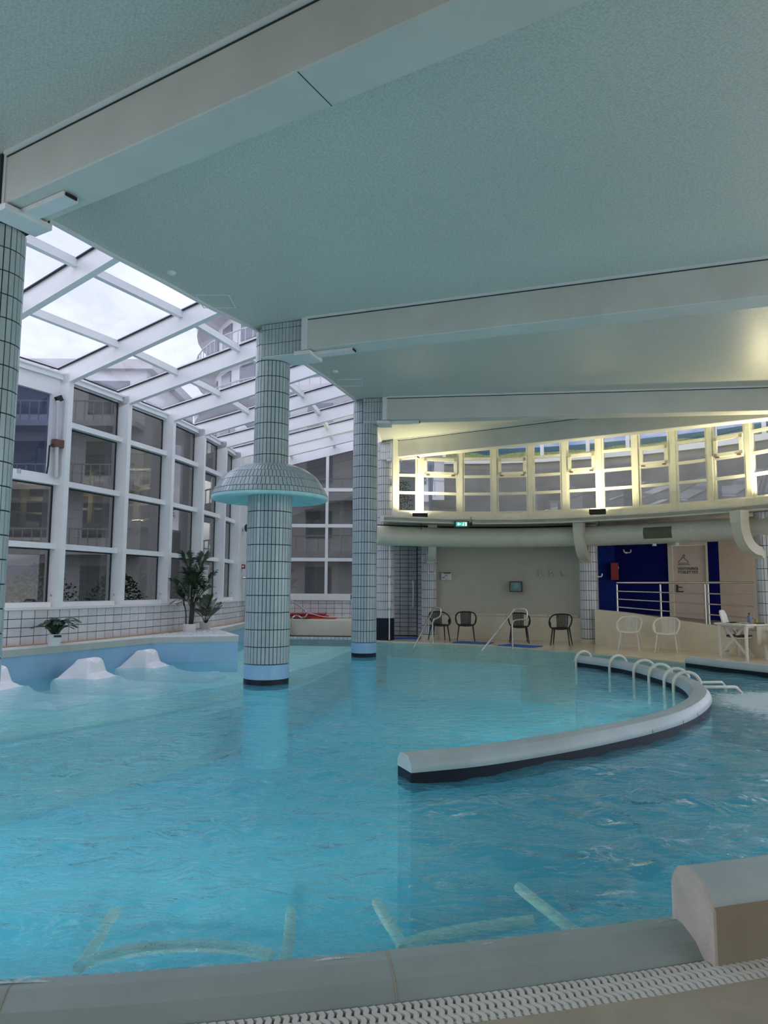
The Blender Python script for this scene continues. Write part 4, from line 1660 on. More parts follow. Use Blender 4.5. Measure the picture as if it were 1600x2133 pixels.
# fern in a white pot with a tag, on the ledge at left
pp = Pz(113, 1344, LEDGE)
K = Vector((pp.x, pp.y, LEDGE - 0.005))
PXM = pp.y / 1500.0
fern = empty('potted_fern', K, 'bushy green fern in a white pot with a tag, alone on the ledge at left', 'plant')
pot(fern, K, 0.095, 0.105, 0.19, M_pot)
for i in range(26):
    a_ = i * 2.39996
    L = random.uniform(0.24, 0.42)
    hgt = random.uniform(0.14, 0.30)
    dx, dy = math.cos(a_), math.sin(a_)
    if dx * 0.93 - dy * 0.36 < -0.2:
        L *= 0.42
    B = K + Vector((0, 0, 0.16))
    pts = [B + Vector((dx * 0.03, dy * 0.03, 0)), B + Vector((dx * L * 0.35, dy * L * 0.35, hgt * 0.75)), B + Vector((dx * L * 0.75, dy * L * 0.75, hgt)), B + Vector((dx * L * 1.08, dy * L * 1.08, hgt * 0.82))]
    frond_mb(pts, 22, 0.07, 0.011, 0.15, 0.1, 0.005, 90 + i, 0.3).build('frond', [M_fern, M_stem], fern)
tg = MB()
c_ = K + Vector((0.085, -0.085, 0.13))
tg.box(c_, (0.13, 0.004, 0.11), R(20))
to = tg.build('tag', M_paper, fern)
tg = MB()
tg.box(c_ + Vector((0.004, -0.004, 0.028)), (0.115, 0.004, 0.035), R(20))
tg.build('tag_bar', M_ink, to)

# ------------------------------------------------------------------ water loungers by the ledge
def lounger(name, c, ang, label):
    t = empty(name, (c[0], c[1], 0), label, 'lounger', 'white loungers in the shallow water')
    CO, SN = math.cos(ang), math.sin(ang)

    def w(x, y, z):
        x = x * 0.78 + 0.05
        return (c[0] + x * CO - y * SN, c[1] + x * SN + y * CO, z)
    # along x: section height and half width
    secs = [(-0.50, -0.06, 0.42), (-0.45, 0.0, 0.41), (-0.13, 0.285, 0.30), (-0.10, 0.302, 0.295), (-0.05, 0.31, 0.29), (0.0, 0.314, 0.285), (0.05, 0.314, 0.285), (0.10, 0.31, 0.285), (0.15, 0.295, 0.29), (0.18, 0.27, 0.30),
            (0.22, 0.17, 0.32), (0.25, 0.09, 0.34), (0.30, 0.065, 0.36), (0.40, 0.04, 0.37), (0.46, 0.0, 0.38), (0.6, -0.07, 0.38), (0.8, -0.10, 0.38), (1.1, -0.12, 0.38), (1.4, -0.11, 0.37), (1.7, -0.09, 0.36), (1.9, -0.15, 0.34)]
    vs, fs = [], []
    US = [-1, -0.97, -0.80, -0.62, -0.58, -0.45, -0.3, -0.15, 0, 0.15, 0.3, 0.45, 0.58, 0.62, 0.80, 0.97, 1]
    ny = len(US) - 1
    for (x, h, hw) in secs:
        for u in US:
            au = abs(u)
            top = h
            if h > 0.03 and au > 0.62:
                k_ = (au - 0.62) / 0.38
                top = h + (-0.06 - h) * k_
            elif h > 0.03 and au > 0.58:
                top = h - 0.012
            e = ((x - 0.08) / 0.13) ** 2 + (u / 0.46) ** 2
            if e < 1 and h > 0.16:
                top -= 0.085 * (1 - e)
            vs.append(w(x, hw * u, top))
    n = ny + 1
    for i in range(len(secs) - 1):
        for j in range(ny):
            fs.append((i * n + j, i * n + j + 1, (i + 1) * n + j + 1, (i + 1) * n + j))
    # skirt down
    o0 = len(vs)
    ring = [j for j in range(n)] + [i * n + ny for i in range(1, len(secs))] + [(len(secs) - 1) * n + j for j in range(ny - 1, -1, -1)] + [i * n for i in range(len(secs) - 2, 0, -1)]
    for k in ring:
        vs.append((vs[k][0], vs[k][1], -0.25))
    for k in range(len(ring)):
        k2 = (k + 1) % len(ring)
        fs.append((ring[k], ring[k2], o0 + k2, o0 + k))
    fs.append(tuple(range(o0, o0 + len(ring))))
    mb = MB()
    mb.add(vs, fs)
    o = mb.build('shell', M_lounger, t, smooth=True, angle=50)
    s = o.modifiers.new('bevel', 'BEVEL')
    s.width = 0.02
    s.segments = 2
    s.limit_method = 'ANGLE'
    s.angle_limit = R(28)
    return t


lounger('water_lounger', Pz(178, 1410, 0), R(-14), 'white moulded lounger head rest rising from the water, middle of three')
lounger('water_lounger', Pz(297, 1388, 0), R(-12), 'white moulded lounger head rest nearest the palms')
lounger('water_lounger', Pz(-28, 1432, 0), R(-16), 'white moulded lounger cut off by the left edge of the view')

# ------------------------------------------------------------------ end wall of the glazed aisle
EY = 23.0
b = MB()
b.box((-1.9, EY + 0.15, 0.5), (4.8, 0.28, 1.3))
wend = b.build('wall_back', M_grout, origin=(-1.9, EY, 0))
tag(wend, kind='structure')
hT = (1.14 - 0.53) / 4
src = None
for r in range(4):
    for c_ in range(17):
        x = -4.06 + 0.25 * (c_ + 0.5)
        mw = Matrix.Translation((x, EY + 0.008, 0.53 + hT * (r + 0.5)))
        if src is None:
            src = tile_box(0.242, hT - 0.008, 0.012).build('tile', M_tilew, wend, origin=(0, 0, 0))
            src.matrix_local = Matrix.Translation(-Vector(WLOC[wend.name])) @ mw
        else:
            inst(src, mw, wend, 'tile')
WN += 1
w = empty(f'window_{WN}', (-3.0, EY, 1.15), kind='structure')
vx = [-4.3, -3.07, -1.83, -0.62, 0.3]


def hz(x):
    return 5.27 + 0.25 * (x + 4.06) - 0.02


for x in vx:
    k = MB()
    k.bar((x, EY, 1.15), (x, EY, hz(x) + 0.3), 0.12, 0.09, up=(1, 0, 0))
    k.build('mullion', M_alu, w)
zr = [1.2, 2.38, 3.46, 4.62]
for z in zr:
    k = MB()
    hgt = 0.11 if z > 2 else 0.22
    k.bar((-4.3, EY, z), (0.3, EY, z), 0.13, hgt if z > 2 else 0.2)
    k.build('transom', M_alu, w)
k = MB()
k.bar((-4.3, EY, hz(-4.3) + 0.12), (0.3, EY, hz(0.3) + 0.12), 0.14, 0.42)
k.build('head_rail', M_alu, w)
for i in range(len(vx) - 1):
    xa, xb = vx[i] + 0.045, vx[i + 1] - 0.045
    for r in range(4):
        z0 = zr[r] + 0.055
        if r < 3:
            z1 = zr[r + 1] - 0.055
            za = zb = z1
        else:
            za, zb = hz(xa) - 0.08, hz(xb) - 0.08
        mb = MB()
        q = [Vector((xa, EY + 0.02, z0)), Vector((xb, EY + 0.02, z0)), Vector((xb, EY + 0.02, zb)), Vector((xa, EY + 0.02, za))]
        dv = Vector((0, 0.012, 0))
        mb.add(q + [p + dv for p in q], [(0, 1, 2, 3), (7, 6, 5, 4), (0, 4, 5, 1), (1, 5, 6, 2), (2, 6, 7, 3), (3, 7, 4, 0)])
        mb.build('pane', M_glass_side, w)
k = MB()
k.box((-0.95, EY - 0.07, 1.2), (0.2, 0.02, 0.16))
o = k.build('small_sign', surf('grey_green_plate', (0.12, 0.24, 0.22), 0.5, 0.05), origin=(-0.95, EY - 0.07, 1.12))
tag(o, 'small grey-green plate on the sill of the end windows', 'sign')

# cream bench platform before it, with a white tiled pool edge
b = MB()
b.prism([(-2.95, 22.05), (-0.35, 21.75), (-0.03, 21.85), (-0.03, 22.985), (-4.06, 22.985), (-4.06, 22.6)], 0.046, 0.53)
o = b.build('tiled_bench', M_plinth, origin=(-1.7, 22.4, 0.03), bevel=0.02)
tag(o, 'low cream platform below the end windows at the back of the pool', 'platform')
b = MB()
b.prism([(-3.9, 21.75), (-0.2, 21.35), (0.3, 21.35), (0.3, 23), (-3.9, 23)], -1.2, 0.045)
o = b.build('pool_edge', M_grout, origin=(-1.8, 21.6, 0))
tag(o, 'white tiled pool edge at the foot of the cream platform', 'edge')
src = None
for k_ in range(32):
    x = -3.8 + 0.125 * (k_ + 0.5)
    y = 21.745 - (x + 3.9) * 0.108
    if x > -0.2:
        y = 21.345
    for (z, rx) in ((0.0, 0),):
        mw = Matrix.Translation((x, y, 0.01)) @ Matrix.Rotation(math.atan2(-0.108, 1), 4, 'Z')
        if src is None:
            src = tile_box(0.117, 0.075, 0.01).build('tile', M_tilew, o, origin=(0, 0, 0))
            src.matrix_local = Matrix.Translation(-Vector(WLOC[o.name])) @ mw
        else:
            inst(src, mw, o, 'tile')
# red mats
mats = [((-2.35, 22.65), 1.25, 0.60, 0.60, M_redmat, 'lowest dark red foam mat stacked on the cream platform'), ((-2.40, 22.66), 1.20, 0.66, 0.66, M_redmat, 'topmost dark red foam mat stacked on the cream platform'), ((-1.85, 22.6), 0.75, 0.555, 0.555, M_redmat2, 'orange-red foam mat sticking out from under the stack')]
for i, ((x, y), wd, z, _, mt, lab) in enumerate(mats):
    a = MB()
    a.box((x, y, [0.60, 0.67, 0.55][i]), (wd, 0.5, [0.055, 0.055, 0.04][i]), R(-3))
    o = a.build('foam_mat', mt, origin=(x, y, [0.57, 0.64, 0.53][i]), bevel=0.02)
    tag(o, lab, 'mat', 'red foam mats')
# steel stair rail and rope there
hr = empty('stair_handrail', (-2.3, 21.4, 0.05), 'curled steel handrail behind the mushroom column, by the cream platform', 'handrail')
for dy in (0.0, 0.22):
    pts = [Py(592, 1240, 22.4 + dy), Py(606, 1250, 22.3 + dy), Py(636, 1272, 22.0 + dy), Py(639, 1281, 22.0 + dy), Py(630, 1287, 21.9 + dy), Py(620, 1282, 21.9 + dy), Py(611, 1285, 21.8 + dy), Py(606, 1296, 21.8 + dy), Py(606, 1322, 21.7 + dy)]
    a = MB()
    a.tube(spline(pts, 4), 0.022, 8)
    a.build('rail', M_steel, hr, smooth=True)
a = MB()
p0, p1, p2 = Py(640, 1276, 22.1), Py(680, 1285, 22.3), Py(732, 1283, 22.5)
a.tube(spline([p0, p1, p2], 6), 0.012, 6)
o = a.build('rope', M_paper, smooth=True, origin=tuple(p0))
tag(o, 'thin white rope slung across above the red mats', 'rope')

# fittings on the white wall panel at the end of the aisle
p = Py(505, 1100, 20.75)
s = empty('wall_speaker', (-4.02, 20.75, p.z), 'small round grey speaker on the white wall at the end of the aisle', 'speaker')
a = MB()
a.tube([(-4.06, 20.75, p.z), (-3.96, 20.70, p.z)], [0.09, 0.13], 16)
a.build('housing', M_white, s, smooth=True)
a = MB()
a.tube([(-3.96, 20.70, p.z), (-3.955, 20.698, p.z)], 0.11, 16)
a.build('grille', M_black, s)
p = Py(502, 1180, 20.7)
s = empty('alarm_box', (-4.05, 20.7, p.z), 'small dark red and white alarm box on the white aisle wall', 'alarm')
a = MB()
a.box((-4.03, 20.75, p.z), (0.08, 0.16, 0.12))
a.build('case', M_red, s)
a = MB()
a.box((-4.03, 20.665, p.z), (0.05, 0.02, 0.05))
a.build('face', M_paper, s)
s = empty('wall_shower', (-4.0, 20.9, 0.5), 'thin dark curved shower pipe on the aisle wall', 'shower')
a = MB()
a.tube(spline([(-3.99, 20.9, 0.52), (-3.97, 20.9, 1.2), (-3.95, 20.85, 1.62), (-3.9, 20.75, 1.75), (-4.02, 20.6, 1.76)], 5), 0.03, 8)
a.build('pipe', M_steel, s, smooth=True)

# ------------------------------------------------------------------ back / right wall of the round hall
def dpt(path, u):
    """point at fraction along plan path"""
    return path


WALL = [(0.15, 21.9), (0.75, 21.95), (1.34, 21.45), (2.2, 21.3), (2.9, 21.2), (3.9, 20.9), (4.7, 20.55), (5.42, 20.15), (5.72, 19.9)]
# niche of grey tiles left of the first wall column
nb = MB()
nb.prism([(0.0, 22.3), (1.02, 22.2), (1.02, 21.75), (1.45, 21.7), (1.45, 22.6), (0.0, 22.6)], 0.0, 3.3)
nich = nb.build('wall_niche', M_grout, origin=(0.6, 22.2, 0))
tag(nich, kind='structure')
src = {}


def wall_tiles(parent, a, b, z0, z1, tw, th, mat, off=0.002):
    a, b = Vector(a), Vector(b)
    L = (b - a).length
    t = (b - a) / L
    n = max(1, round(L / tw))
    m_ = max(1, round((z1 - z0) / th))
    w_, h_ = L / n, (z1 - z0) / m_
    s = None
    for r in range(m_):
        for c_ in range(n):
            p = v3(a + t * (w_ * (c_ + 0.5)) + Vector((t.y, -t.x)) * off, z0 + h_ * (r + 0.5))
            mw = Matrix.Translation(p) @ Matrix.Rotation(math.atan2(t.y, t.x), 4, 'Z')
            if s is None:
                s = tile_box(w_ - 0.012, h_ - 0.012, 0.012).build('tile', mat, parent, origin=(0, 0, 0))
                s.matrix_local = Matrix.Translation(-Vector(WLOC[parent.name])) @ mw
            else:
                inst(s, mw, parent, 'tile')


wall_tiles(nich, (0.25, 22.275), (1.02, 22.2), 0.06, 2.9, 0.25, 0.13, M_tileg)
wall_tiles(nich, (1.02, 21.75), (1.4, 21.705), 0.06, 2.9, 0.2, 0.13, M_tileg)
# handles
for (px, y0, y1, lab) in ((861, 1213, 1262, 'white bar handle at the right side of the grey tiled niche'), (820, 1190, 1258, 'thin white bar handle beside the navy-based column')):
    p0, p1 = Py(px, y0, 21.9 if px > 840 else 20.9), Py(px, y1, 21.9 if px > 840 else 20.9)
    a = MB()
    bk = Vector((0, 0.25 if px > 840 else 0.12, 0))
    a.tube(spline([p0 + bk, p0, p1, p1 + bk], 4), 0.02, 8)
    o = a.build('bar_handle', M_alu, smooth=True, origin=tuple(p1))
    tag(o, lab, 'handle')

# plaster wall with lower plinth
WP = [(1.30, 21.60), (2.2, 21.5), (2.9, 21.4), (3.9, 21.1), (4.7, 20.75), (5.45, 20.3), (5.85, 20.0)]
b = MB()
b.sweep(WP, [(-0.3, 0.0), (0.0, 0.0), (0.0, 3.35), (-0.3, 3.35)])
tag(b.build('wall_right', M_wall), kind='structure')
b = MB()
b.sweep(WP, [(-0.1, 0.02), (0.14, 0.02), (0.14, 0.66), (0.13, 0.69), (-0.1, 0.69)])
pl = b.build('wall_plinth', M_plinth, origin=(3, 21, 0))
tag(pl, kind='structure')
for i in range(1, 5):
    a_, b_ = WP[i], WP[i + 1]
    wall_tiles(pl, a_, b_, 0.69, 0.77, 0.3, 0.08, M_plinth, 0.004)

# wall columns
WC = [((1.34, 21.35), 0.215, 'slim white tiled wall column under the first curved bracket'), ((5.62, 19.82), 0.23, 'white tiled wall column left of the blue corridor'), ((8.72, 16.35), 0.25, 'white tiled wall column cut off by the right edge')]
for (c_, r, lab) in WC:
    t, zz = column(c_[0], c_[1], r, 0.03, 3.28, 26, lab, bands=False)
    a = MB()
    a.lathe([(r + 0.03, 0.0), (r + 0.03, 0.10), (r + 0.01, 0.12)], 32, (c_[0], c_[1], 0.03))
    a.build('foot', M_plinth, t, smooth=True)
    recs = ring_tiles(c_[0], c_[1], r + 0.002, 0.16, 3.26, 12, 22)
    place_tiles(t, recs, 0, M_tilew, 'tile')

# curved brackets that carry the slab
def bracket(c, front, w, label):
    c, f = Vector(c), Vector(front)
    d = (f - c).normalized()
    L = (f - c).length
    s = Vector((d.y, -d.x))
    z1 = 3.26
    out = []
    # profile in (u along d, z): outer curve (room side) and inner curve
    K_ = 9
    outer = [(L, z1)] + [(L - 0.60 * (1 - math.cos(math.pi / 2 * k / K_)), z1 - 0.28 - 0.72 * math.sin(math.pi / 2 * k / K_)) for k in range(K_ + 1)] + [(L - 0.64, z1 - 1.06), (0.05, z1 - 1.06)]
    inner = [(L - 0.26, z1)] + [(L - 0.26 - 0.36 * (1 - math.cos(math.pi / 2 * k / K_)), z1 - 0.28 - 0.52 * math.sin(math.pi / 2 * k / K_)) for k in range(K_ + 1)] + [(L - 0.66, z1 - 0.88), (0.05, z1 - 0.90)]
    mb = MB()
    n = len(outer)
    vs = []
    for sg in (-1, 1):
        for (u, z) in outer + inner:
            q = c + d * u + s * (sg * w / 2)
            vs.append((q.x, q.y, z))
    fs = []
    m2 = 2 * n
    for i in range(n - 1):
        fs += [(i, i + 1, m2 + i + 1, m2 + i), (n + i, m2 + n + i, m2 + n + i + 1, n + i + 1)]
        fs += [(i, n + i, n + i + 1, i + 1), (m2 + i, m2 + i + 1, m2 + n + i + 1, m2 + n + i)]
    fs += [(0, m2, m2 + n, n), (n - 1, 2 * n - 1, m2 + 2 * n - 1, m2 + n - 1)]
    mb.add(vs, fs)
    t = empty('curved_bracket', (c.x, c.y, z1 - 1.06), label, 'bracket')
    mb.build('arm', M_duct, t, smooth=True)
    k = MB()
    q = c + d * (L + 0.0)
    k.bar(v3(c + d * (L - 0.12), z1 - 0.14), v3(c + d * (L + 0.012), z1 - 0.14), w + 0.03, 0.27)
    k.build('top_block', M_duct, t)


bracket((1.34, 21.35), (1.36, 20.05), 0.22, 'curved cream bracket seen head-on above the slim wall column')
bracket((5.66, 19.84), (5.14, 19.02), 0.24, 'curved cream bracket above the column left of the blue corridor')
bracket((8.72, 16.35), (7.85, 16.0), 0.26, 'curved cream bracket at the right edge of the view')

# slab with fascia, sill ledge
b = MB()
b.prism([(p[0], p[1]) for p in FASC] + [(12, 10.3), (12, 24), (0, 24)], 3.27, 3.36)
tag(b.build('floor', M_duct), kind='structure')
b = MB()
b.sweep(FASC, [(-0.3, 3.25), (0.0, 3.25), (0.0, 3.40), (-0.3, 3.40)])
tag(b.build('trim_5', M_frame), kind='structure')
b = MB()
b.prism([(p[0], p[1]) for p in offset_path(CLER, 0.55)] + [(p[0], p[1]) for p in reversed(offset_path(CLER, -0.15))], 3.36, 3.56)
tag(b.build('trim_6', M_frame), kind='structure')

# duct
DU = [Vector((p.x, p.y, 2.91)) for p in offset_path(FASC, -0.62)]
DU = spline([tuple(p) for p in DU], 5)
dt = empty('air_duct', tuple(DU[10]), 'big round cream-painted air duct curving along under the balcony slab', 'duct')
a = MB()
a.tube(DU, 0.27, 24)
a.build('pipe', M_duct, dt, smooth=True)
for px in (949, 1132, 1268, 1416, 1445, 1560, 880):
    best = min(range(1, len(DU) - 1), key=lambda k: abs(to_px(DU[k])[0] - px))
    p0, p1 = DU[best], DU[best + 1]
    x0, x1 = to_px(p0)[0], to_px(p1)[0]
    f = (px - x0) / (x1 - x0 + 1e-6)
    q = p0.lerp(p1, f)
    d = (p1 - p0).normalized()
    k = MB()
    k.tube([q - d * 0.012, q + d * 0.012], 0.277, 24)
    k.build('joint_ring', M_duct, dt, smooth=True)
# vent grille on the duct, set into its room side
best = min(range(1, len(DU) - 1), key=lambda k: abs(to_px(DU[k])[0] - 1378))
q = DU[best]
d = (DU[best + 1] - DU[best - 1]).normalized()
nrm = Vector((d.y, -d.x, 0))
k = MB()
vs = []
W2, nseg = 0.36, 8
for sx in (-1, 1):
    for i in range(nseg + 1):
        a_ = math.radians(-32 + 62 * i / nseg)
        for rr_ in (0.262, 0.278):
            vs.append(q + d * (sx * W2) + nrm * (rr_ * math.cos(a_)) + Vector((0, 0, rr_ * math.sin(a_))))
fs = []
m_ = (nseg + 1) * 2
for i in range(nseg):
    a0 = i * 2
    fs += [(a0 + 1, a0 + 3, m_ + a0 + 3, m_ + a0 + 1), (a0, a0 + 2, a0 + 3, a0 + 1), (m_ + a0, m_ + a0 + 1, m_ + a0 + 3, m_ + a0 + 2)]
fs += [(0, 1, m_ + 1, m_), (2 * nseg, m_ + 2 * nseg, m_ + 2 * nseg + 1, 2 * nseg + 1)]
k.add(vs, fs)
k.build('vent_grille', M_grille, dt, smooth=True)
for px in (1358, 1413):
    p = Pz(px, 1132, 2.63)
    best = min(range(len(DU)), key=lambda kk: abs(to_px(DU[kk])[0] - px))
    k = MB()
    k.box((DU[best].x, DU[best].y, 2.62), (0.08, 0.08, 0.06))
    k.build('hanger', M_white, dt)
# near-black strip painting in the shade behind the duct top
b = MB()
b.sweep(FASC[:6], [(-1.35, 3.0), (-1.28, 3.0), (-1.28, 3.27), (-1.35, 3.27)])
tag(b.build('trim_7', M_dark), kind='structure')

# ------------------------------------------------------------------ clerestory windows
rowz = [3.66, 4.18, 4.68, 5.20, 5.66]
for i in range(len(CLER) - 1):
    a, b_ = Vector(CLER[i]), Vector(CLER[i + 1])
    L = (b_ - a).length
    t = (b_ - a) / L
    n = Vector((t.y, -t.x))
    WN += 1
    w = empty(f'window_{WN}', (a.x, a.y, 3.56), kind='structure')
    k = MB()
    k.bar(v3(a, 3.54), v3(a, CEIL), 0.14, 0.13, up=(t.x, t.y, 0))
    k.build('mullion', M_frame, w)
    for sg, q in ((1, a), (-1, b_)):
        k = MB()
        q2 = q + t * (sg * 0.095)
        k.bar(v3(q2, 3.56), v3(q2, CEIL), 0.08, 0.05, up=(t.x, t.y, 0))
        k.build('stile', M_frame, w)
    k = MB()
    k.bar(v3(a, 3.61), v3(b_, 3.61), 0.12, 0.12)
    k.build('sill', M_frame, w)
    sash = i % 2 == 1
    for r in (1, 2, 3, 4):
        k = MB()
        k.bar(v3(a + t * 0.06, rowz[r]), v3(b_ - t * 0.06, rowz[r]), 0.09, 0.075)
        k.build('transom', M_frame, w)
    for r in range(4):
        z0, z1 = rowz[r] + 0.02, rowz[r + 1] - 0.02
        k = MB()
        k.bar(v3(a + t * 0.1, (z0 + z1) / 2), v3(b_ - t * 0.1, (z0 + z1) / 2), 0.01, z1 - z0)
        k.build('pane', M_glass_cl, w)
        if sash and r == 2:
            k = MB()
            s0, s1 = a + t * 0.12 + n * 0.06, b_ - t * 0.12 + n * 0.06
            for z in (z0 + 0.05, z1 - 0.03):
                k.bar(v3(s0, z), v3(s1, z), 0.06, 0.085)
            for q in (s0 + t * 0.04, s1 - t * 0.04):
                k.bar(v3(q, z0 + 0.01), v3(q, z1 + 0.01), 0.06, 0.085, up=(t.x, t.y, 0))
            so = k.build('sash_frame', M_frame, w)
            k = MB()
            for f in (0.12, 0.88):
                q = s0 + (s1 - s0) * f + n * 0.03
                k.bar(v3(q - t * 0.05, z0 - 0.005), v3(q + t * 0.05, z0 - 0.012), 0.03, 0.025)
            k.build('latch', M_brown, so)

# upper gallery seen through them: stained wall, white coping, seascape panels between white posts
GA = [tuple(p[:2]) for p in offset_path(CLER, -3.3)][2:14]
b = MB()
b.sweep(GA, [(-0.2, 3.3), (0.0, 3.3), (0.0, 5.62), (-0.2, 5.62)])
tag(b.build('wall_gallery', M_galw), kind='structure')
b = MB()
b.sweep(GA, [(-0.25, 5.62), (0.07, 5.62), (0.07, 5.80), (-0.25, 5.80)])
tag(b.build('trim_8', M_galpost), kind='structure')
for i in range(len(GA) - 1):
    a, b_ = Vector(GA[i]), Vector(GA[i + 1])
    t = (b_ - a).normalized()
    k = MB()
    k.bar(v3(a + t * 0.06, 6.6), v3(b_ - t * 0.06, 6.6), 0.04, 1.6)
    o = k.build('seascape_panel', M_mural, origin=tuple(v3(a, 5.8)))
    tag(o, f'{ORD[i]} seascape print panel from the left behind the upper windows', 'panel', 'seascape panels above the gallery wall')
    k = MB()
    k.bar(v3(a, 5.8), v3(a, 7.5), 0.1, 0.12, up=(t.x, t.y, 0))
    o = k.build('gallery_post', M_galpost, origin=tuple(v3(a, 5.8)))
    tag(o, f'{ORD[i]} white post from the left between the seascape panels behind the upper windows', 'post', 'white gallery posts')
# dim stair room behind the first bays
st = empty('concrete_stair', (1.6, 22.6, 3.36), 'grey stair steps seen through the left upper windows', 'stair')
for i in range(5):
    k = MB()
    k.box((1.95, 22.0 + 0.28 * i, 3.46 + 0.19 * i), (1.0, 0.3, 0.19))
    k.build('step', M_galw, st)
k = MB()
k.sweep([(0.0, 23.8), (1.3, 24.6)], [(-0.1, 3.3), (0.0, 3.3), (0.0, 5.4), (-0.1, 5.4)])
tag(k.build('wall_gallery', M_ground), kind='structure')
cu = MB()
pts = []
for i in range(25):
    u = i / 24
    pts.append((1.28 + 0.22 * u, 21.6 + 0.03 * math.sin(u * 22)))
vs, fs = [], []
for (x, y) in pts:
    vs += [(x + 0.04, y, 5.6), (1.36 + (x - 1.28) * 0.25, y, 3.365), (x + 0.04, y + 0.012, 5.6), (1.36 + (x - 1.28) * 0.25, y + 0.012, 3.365)]
for i in range(24):
    p_ = i * 4
    fs += [(p_, p_ + 4, p_ + 5, p_ + 1), (p_ + 2, p_ + 3, p_ + 7, p_ + 6)]
cu.add(vs, fs)
o = cu.build('curtain', M_curtain, smooth=True, origin=(1.4, 21.6, 3.45))
tag(o, 'blue-white curtain gathered behind the second upper window', 'curtain')
bs = MB()
rnd = random.Random(5)
for i in range(420):
    a_, ph = rnd.random() * 6.28, rnd.random()
    r = 0.34 * math.sqrt(rnd.random()) * (1 - 0.5 * ph)
    p = Vector((0.62 + r * math.cos(a_), 22.6 + r * math.sin(a_), 3.7 + 1.15 * ph))
    s = 0.06
    d = Vector((rnd.uniform(-1, 1), rnd.uniform(-1, 1), rnd.uniform(0.1, 1))).normalized() * s
    e = d.cross(Vector((0.3, 0.5, 0.8))).normalized() * s * 0.4
    bs.add([p, p + d * 0.5 + e, p + d, p + d * 0.5 - e], [(0, 1, 2, 3)])
ob = empty('potted_bush', (0.62, 22.6, 3.36), 'leafy green bush behind the first upper window beside the column', 'plant')
bs.build('foliage', M_bush, ob)
k = MB()
k.lathe([(0.0, 0), (0.14, 0), (0.18, 0.34), (0.15, 0.34)], 16, (0.62, 22.6, 3.36))
k.build('pot', M_pot2, ob, smooth=True)

# ------------------------------------------------------------------ corridor behind the ramp wall, right
RB = [(5.62, 19.35), (6.2, 18.8), (6.85, 18.08), (7.35, 17.45), (7.78, 16.86), (8.38, 16.02), (9.3, 14.4)]
RT = [0.95, 0.90, 0.79, 0.71, 0.65, 0.55, 0.45]
b = MB()
rb2 = offset_path(RB, -0.22)
n = len(RB)
vs = [(p[0], p[1], 0.0) for p in RB] + [(p[0], p[1], 0.0) for p in rb2] + [(p[0], p[1], RT[i]) for i, p in enumerate(RB)] + [(p[0], p[1], RT[i]) for i, p in enumerate(rb2)]
fs = []
for i in range(n - 1):
    fs += [(i, i + 1, 2 * n + i + 1, 2 * n + i), (n + i, 3 * n + i, 3 * n + i + 1, n + i + 1), (2 * n + i, 2 * n + i + 1, 3 * n + i + 1, 3 * n + i)]
fs += [(0, 2 * n, 3 * n, n), (n - 1, 2 * n - 1, 4 * n - 1, 3 * n - 1)]
b.add(vs, fs)
tag(b.build('wall_ramp', M_plinth), kind='structure')
# raised corridor floor
b = MB()
rb3 = offset_path(RB, -2.6)
b.prism([(p[0], p[1]) for p in rb2] + [(p[0], p[1]) for p in reversed(rb3)], 0.0, [r - 0.10 for r in RT] + [r - 0.06 for r in reversed(RT)])
tag(b.build('floor', surf('corridor_floor', (0.30, 0.24, 0.19), 0.35, 0.06)), kind='structure')


def wall_seg(p0, p1, z0, z1, mat, name, th=0.1):
    k = MB()
    a, b_ = Vector(p0[:2]), Vector(p1[:2])
    t = (b_ - a).normalized()
    nn = Vector((t.y, -t.x))
    k.bar(v3((a - nn * th / 2), (z0 + z1) / 2), v3((b_ - nn * th / 2), (z0 + z1) / 2), th, z1 - z0)
    return tag(k.build(name, mat), kind='structure')


CW0, CW1 = (6.5, 20.3), (7.80, 19.75)
CW2, CW3, CW4 = (8.65, 19.25), (8.88, 19.1), (10.2, 18.15)
wall_seg((5.75, 20.15), (6.5, 20.3), 0.4, 3.3, M_blue2, 'wall_corridor')
wall_seg(CW0, CW1, 0.4, 3.3, M_blue, 'wall_corridor')
wall_seg(CW1, CW2, 2.72, 3.3, M_wall, 'wall_corridor')
wall_seg(CW2, CW3, 0.4, 3.3, M_blue, 'wall_corridor')
wall_seg(CW3, CW4, 0.4, 3.3, M_beige, 'wall_corridor')
# door
a, b_ = Vector(CW1), Vector(CW2)
t = (b_ - a).normalized()
nn = Vector((t.y, -t.x))
d = empty('door_1', v3(a, 0.6), kind='structure')
k = MB()
k.bar(v3(a + t * 0.05 + nn * 0.0, 0.55), v3(a + t * 0.05, 2.75), 0.14, 0.11, up=(t.x, t.y, 0))
k.bar(v3(b_ - t * 0.02, 0.55), v3(b_ - t * 0.02, 2.75), 0.14, 0.05, up=(t.x, t.y, 0))
k.bar(v3(a, 2.72), v3(b_, 2.72), 0.14, 0.07)
k.build('door_frame', M_plinth, d)
k = MB()
k.bar(v3(a + t * 0.115 - nn * 0.02, 1.62), v3(b_ - t * 0.05 - nn * 0.02, 1.62), 0.05, 2.12)
leaf = k.build('door_leaf', M_door, d)
k = MB()
hp = a + t * 0.2 + nn * 0.03
k.bar(v3(hp, 1.42), v3(hp, 1.62), 0.015, 0.05, up=(t.x, t.y, 0))
k.bar(v3(hp + nn * 0.04, 1.56), v3(hp + nn * 0.04 + t * 0.14, 1.55), 0.02, 0.025)
k.bar(v3(hp - t * 0.03, 1.42), v3(hp + t * 0.16, 1.42), 0.02, 0.06)
k.build('door_handle', M_black, leaf)


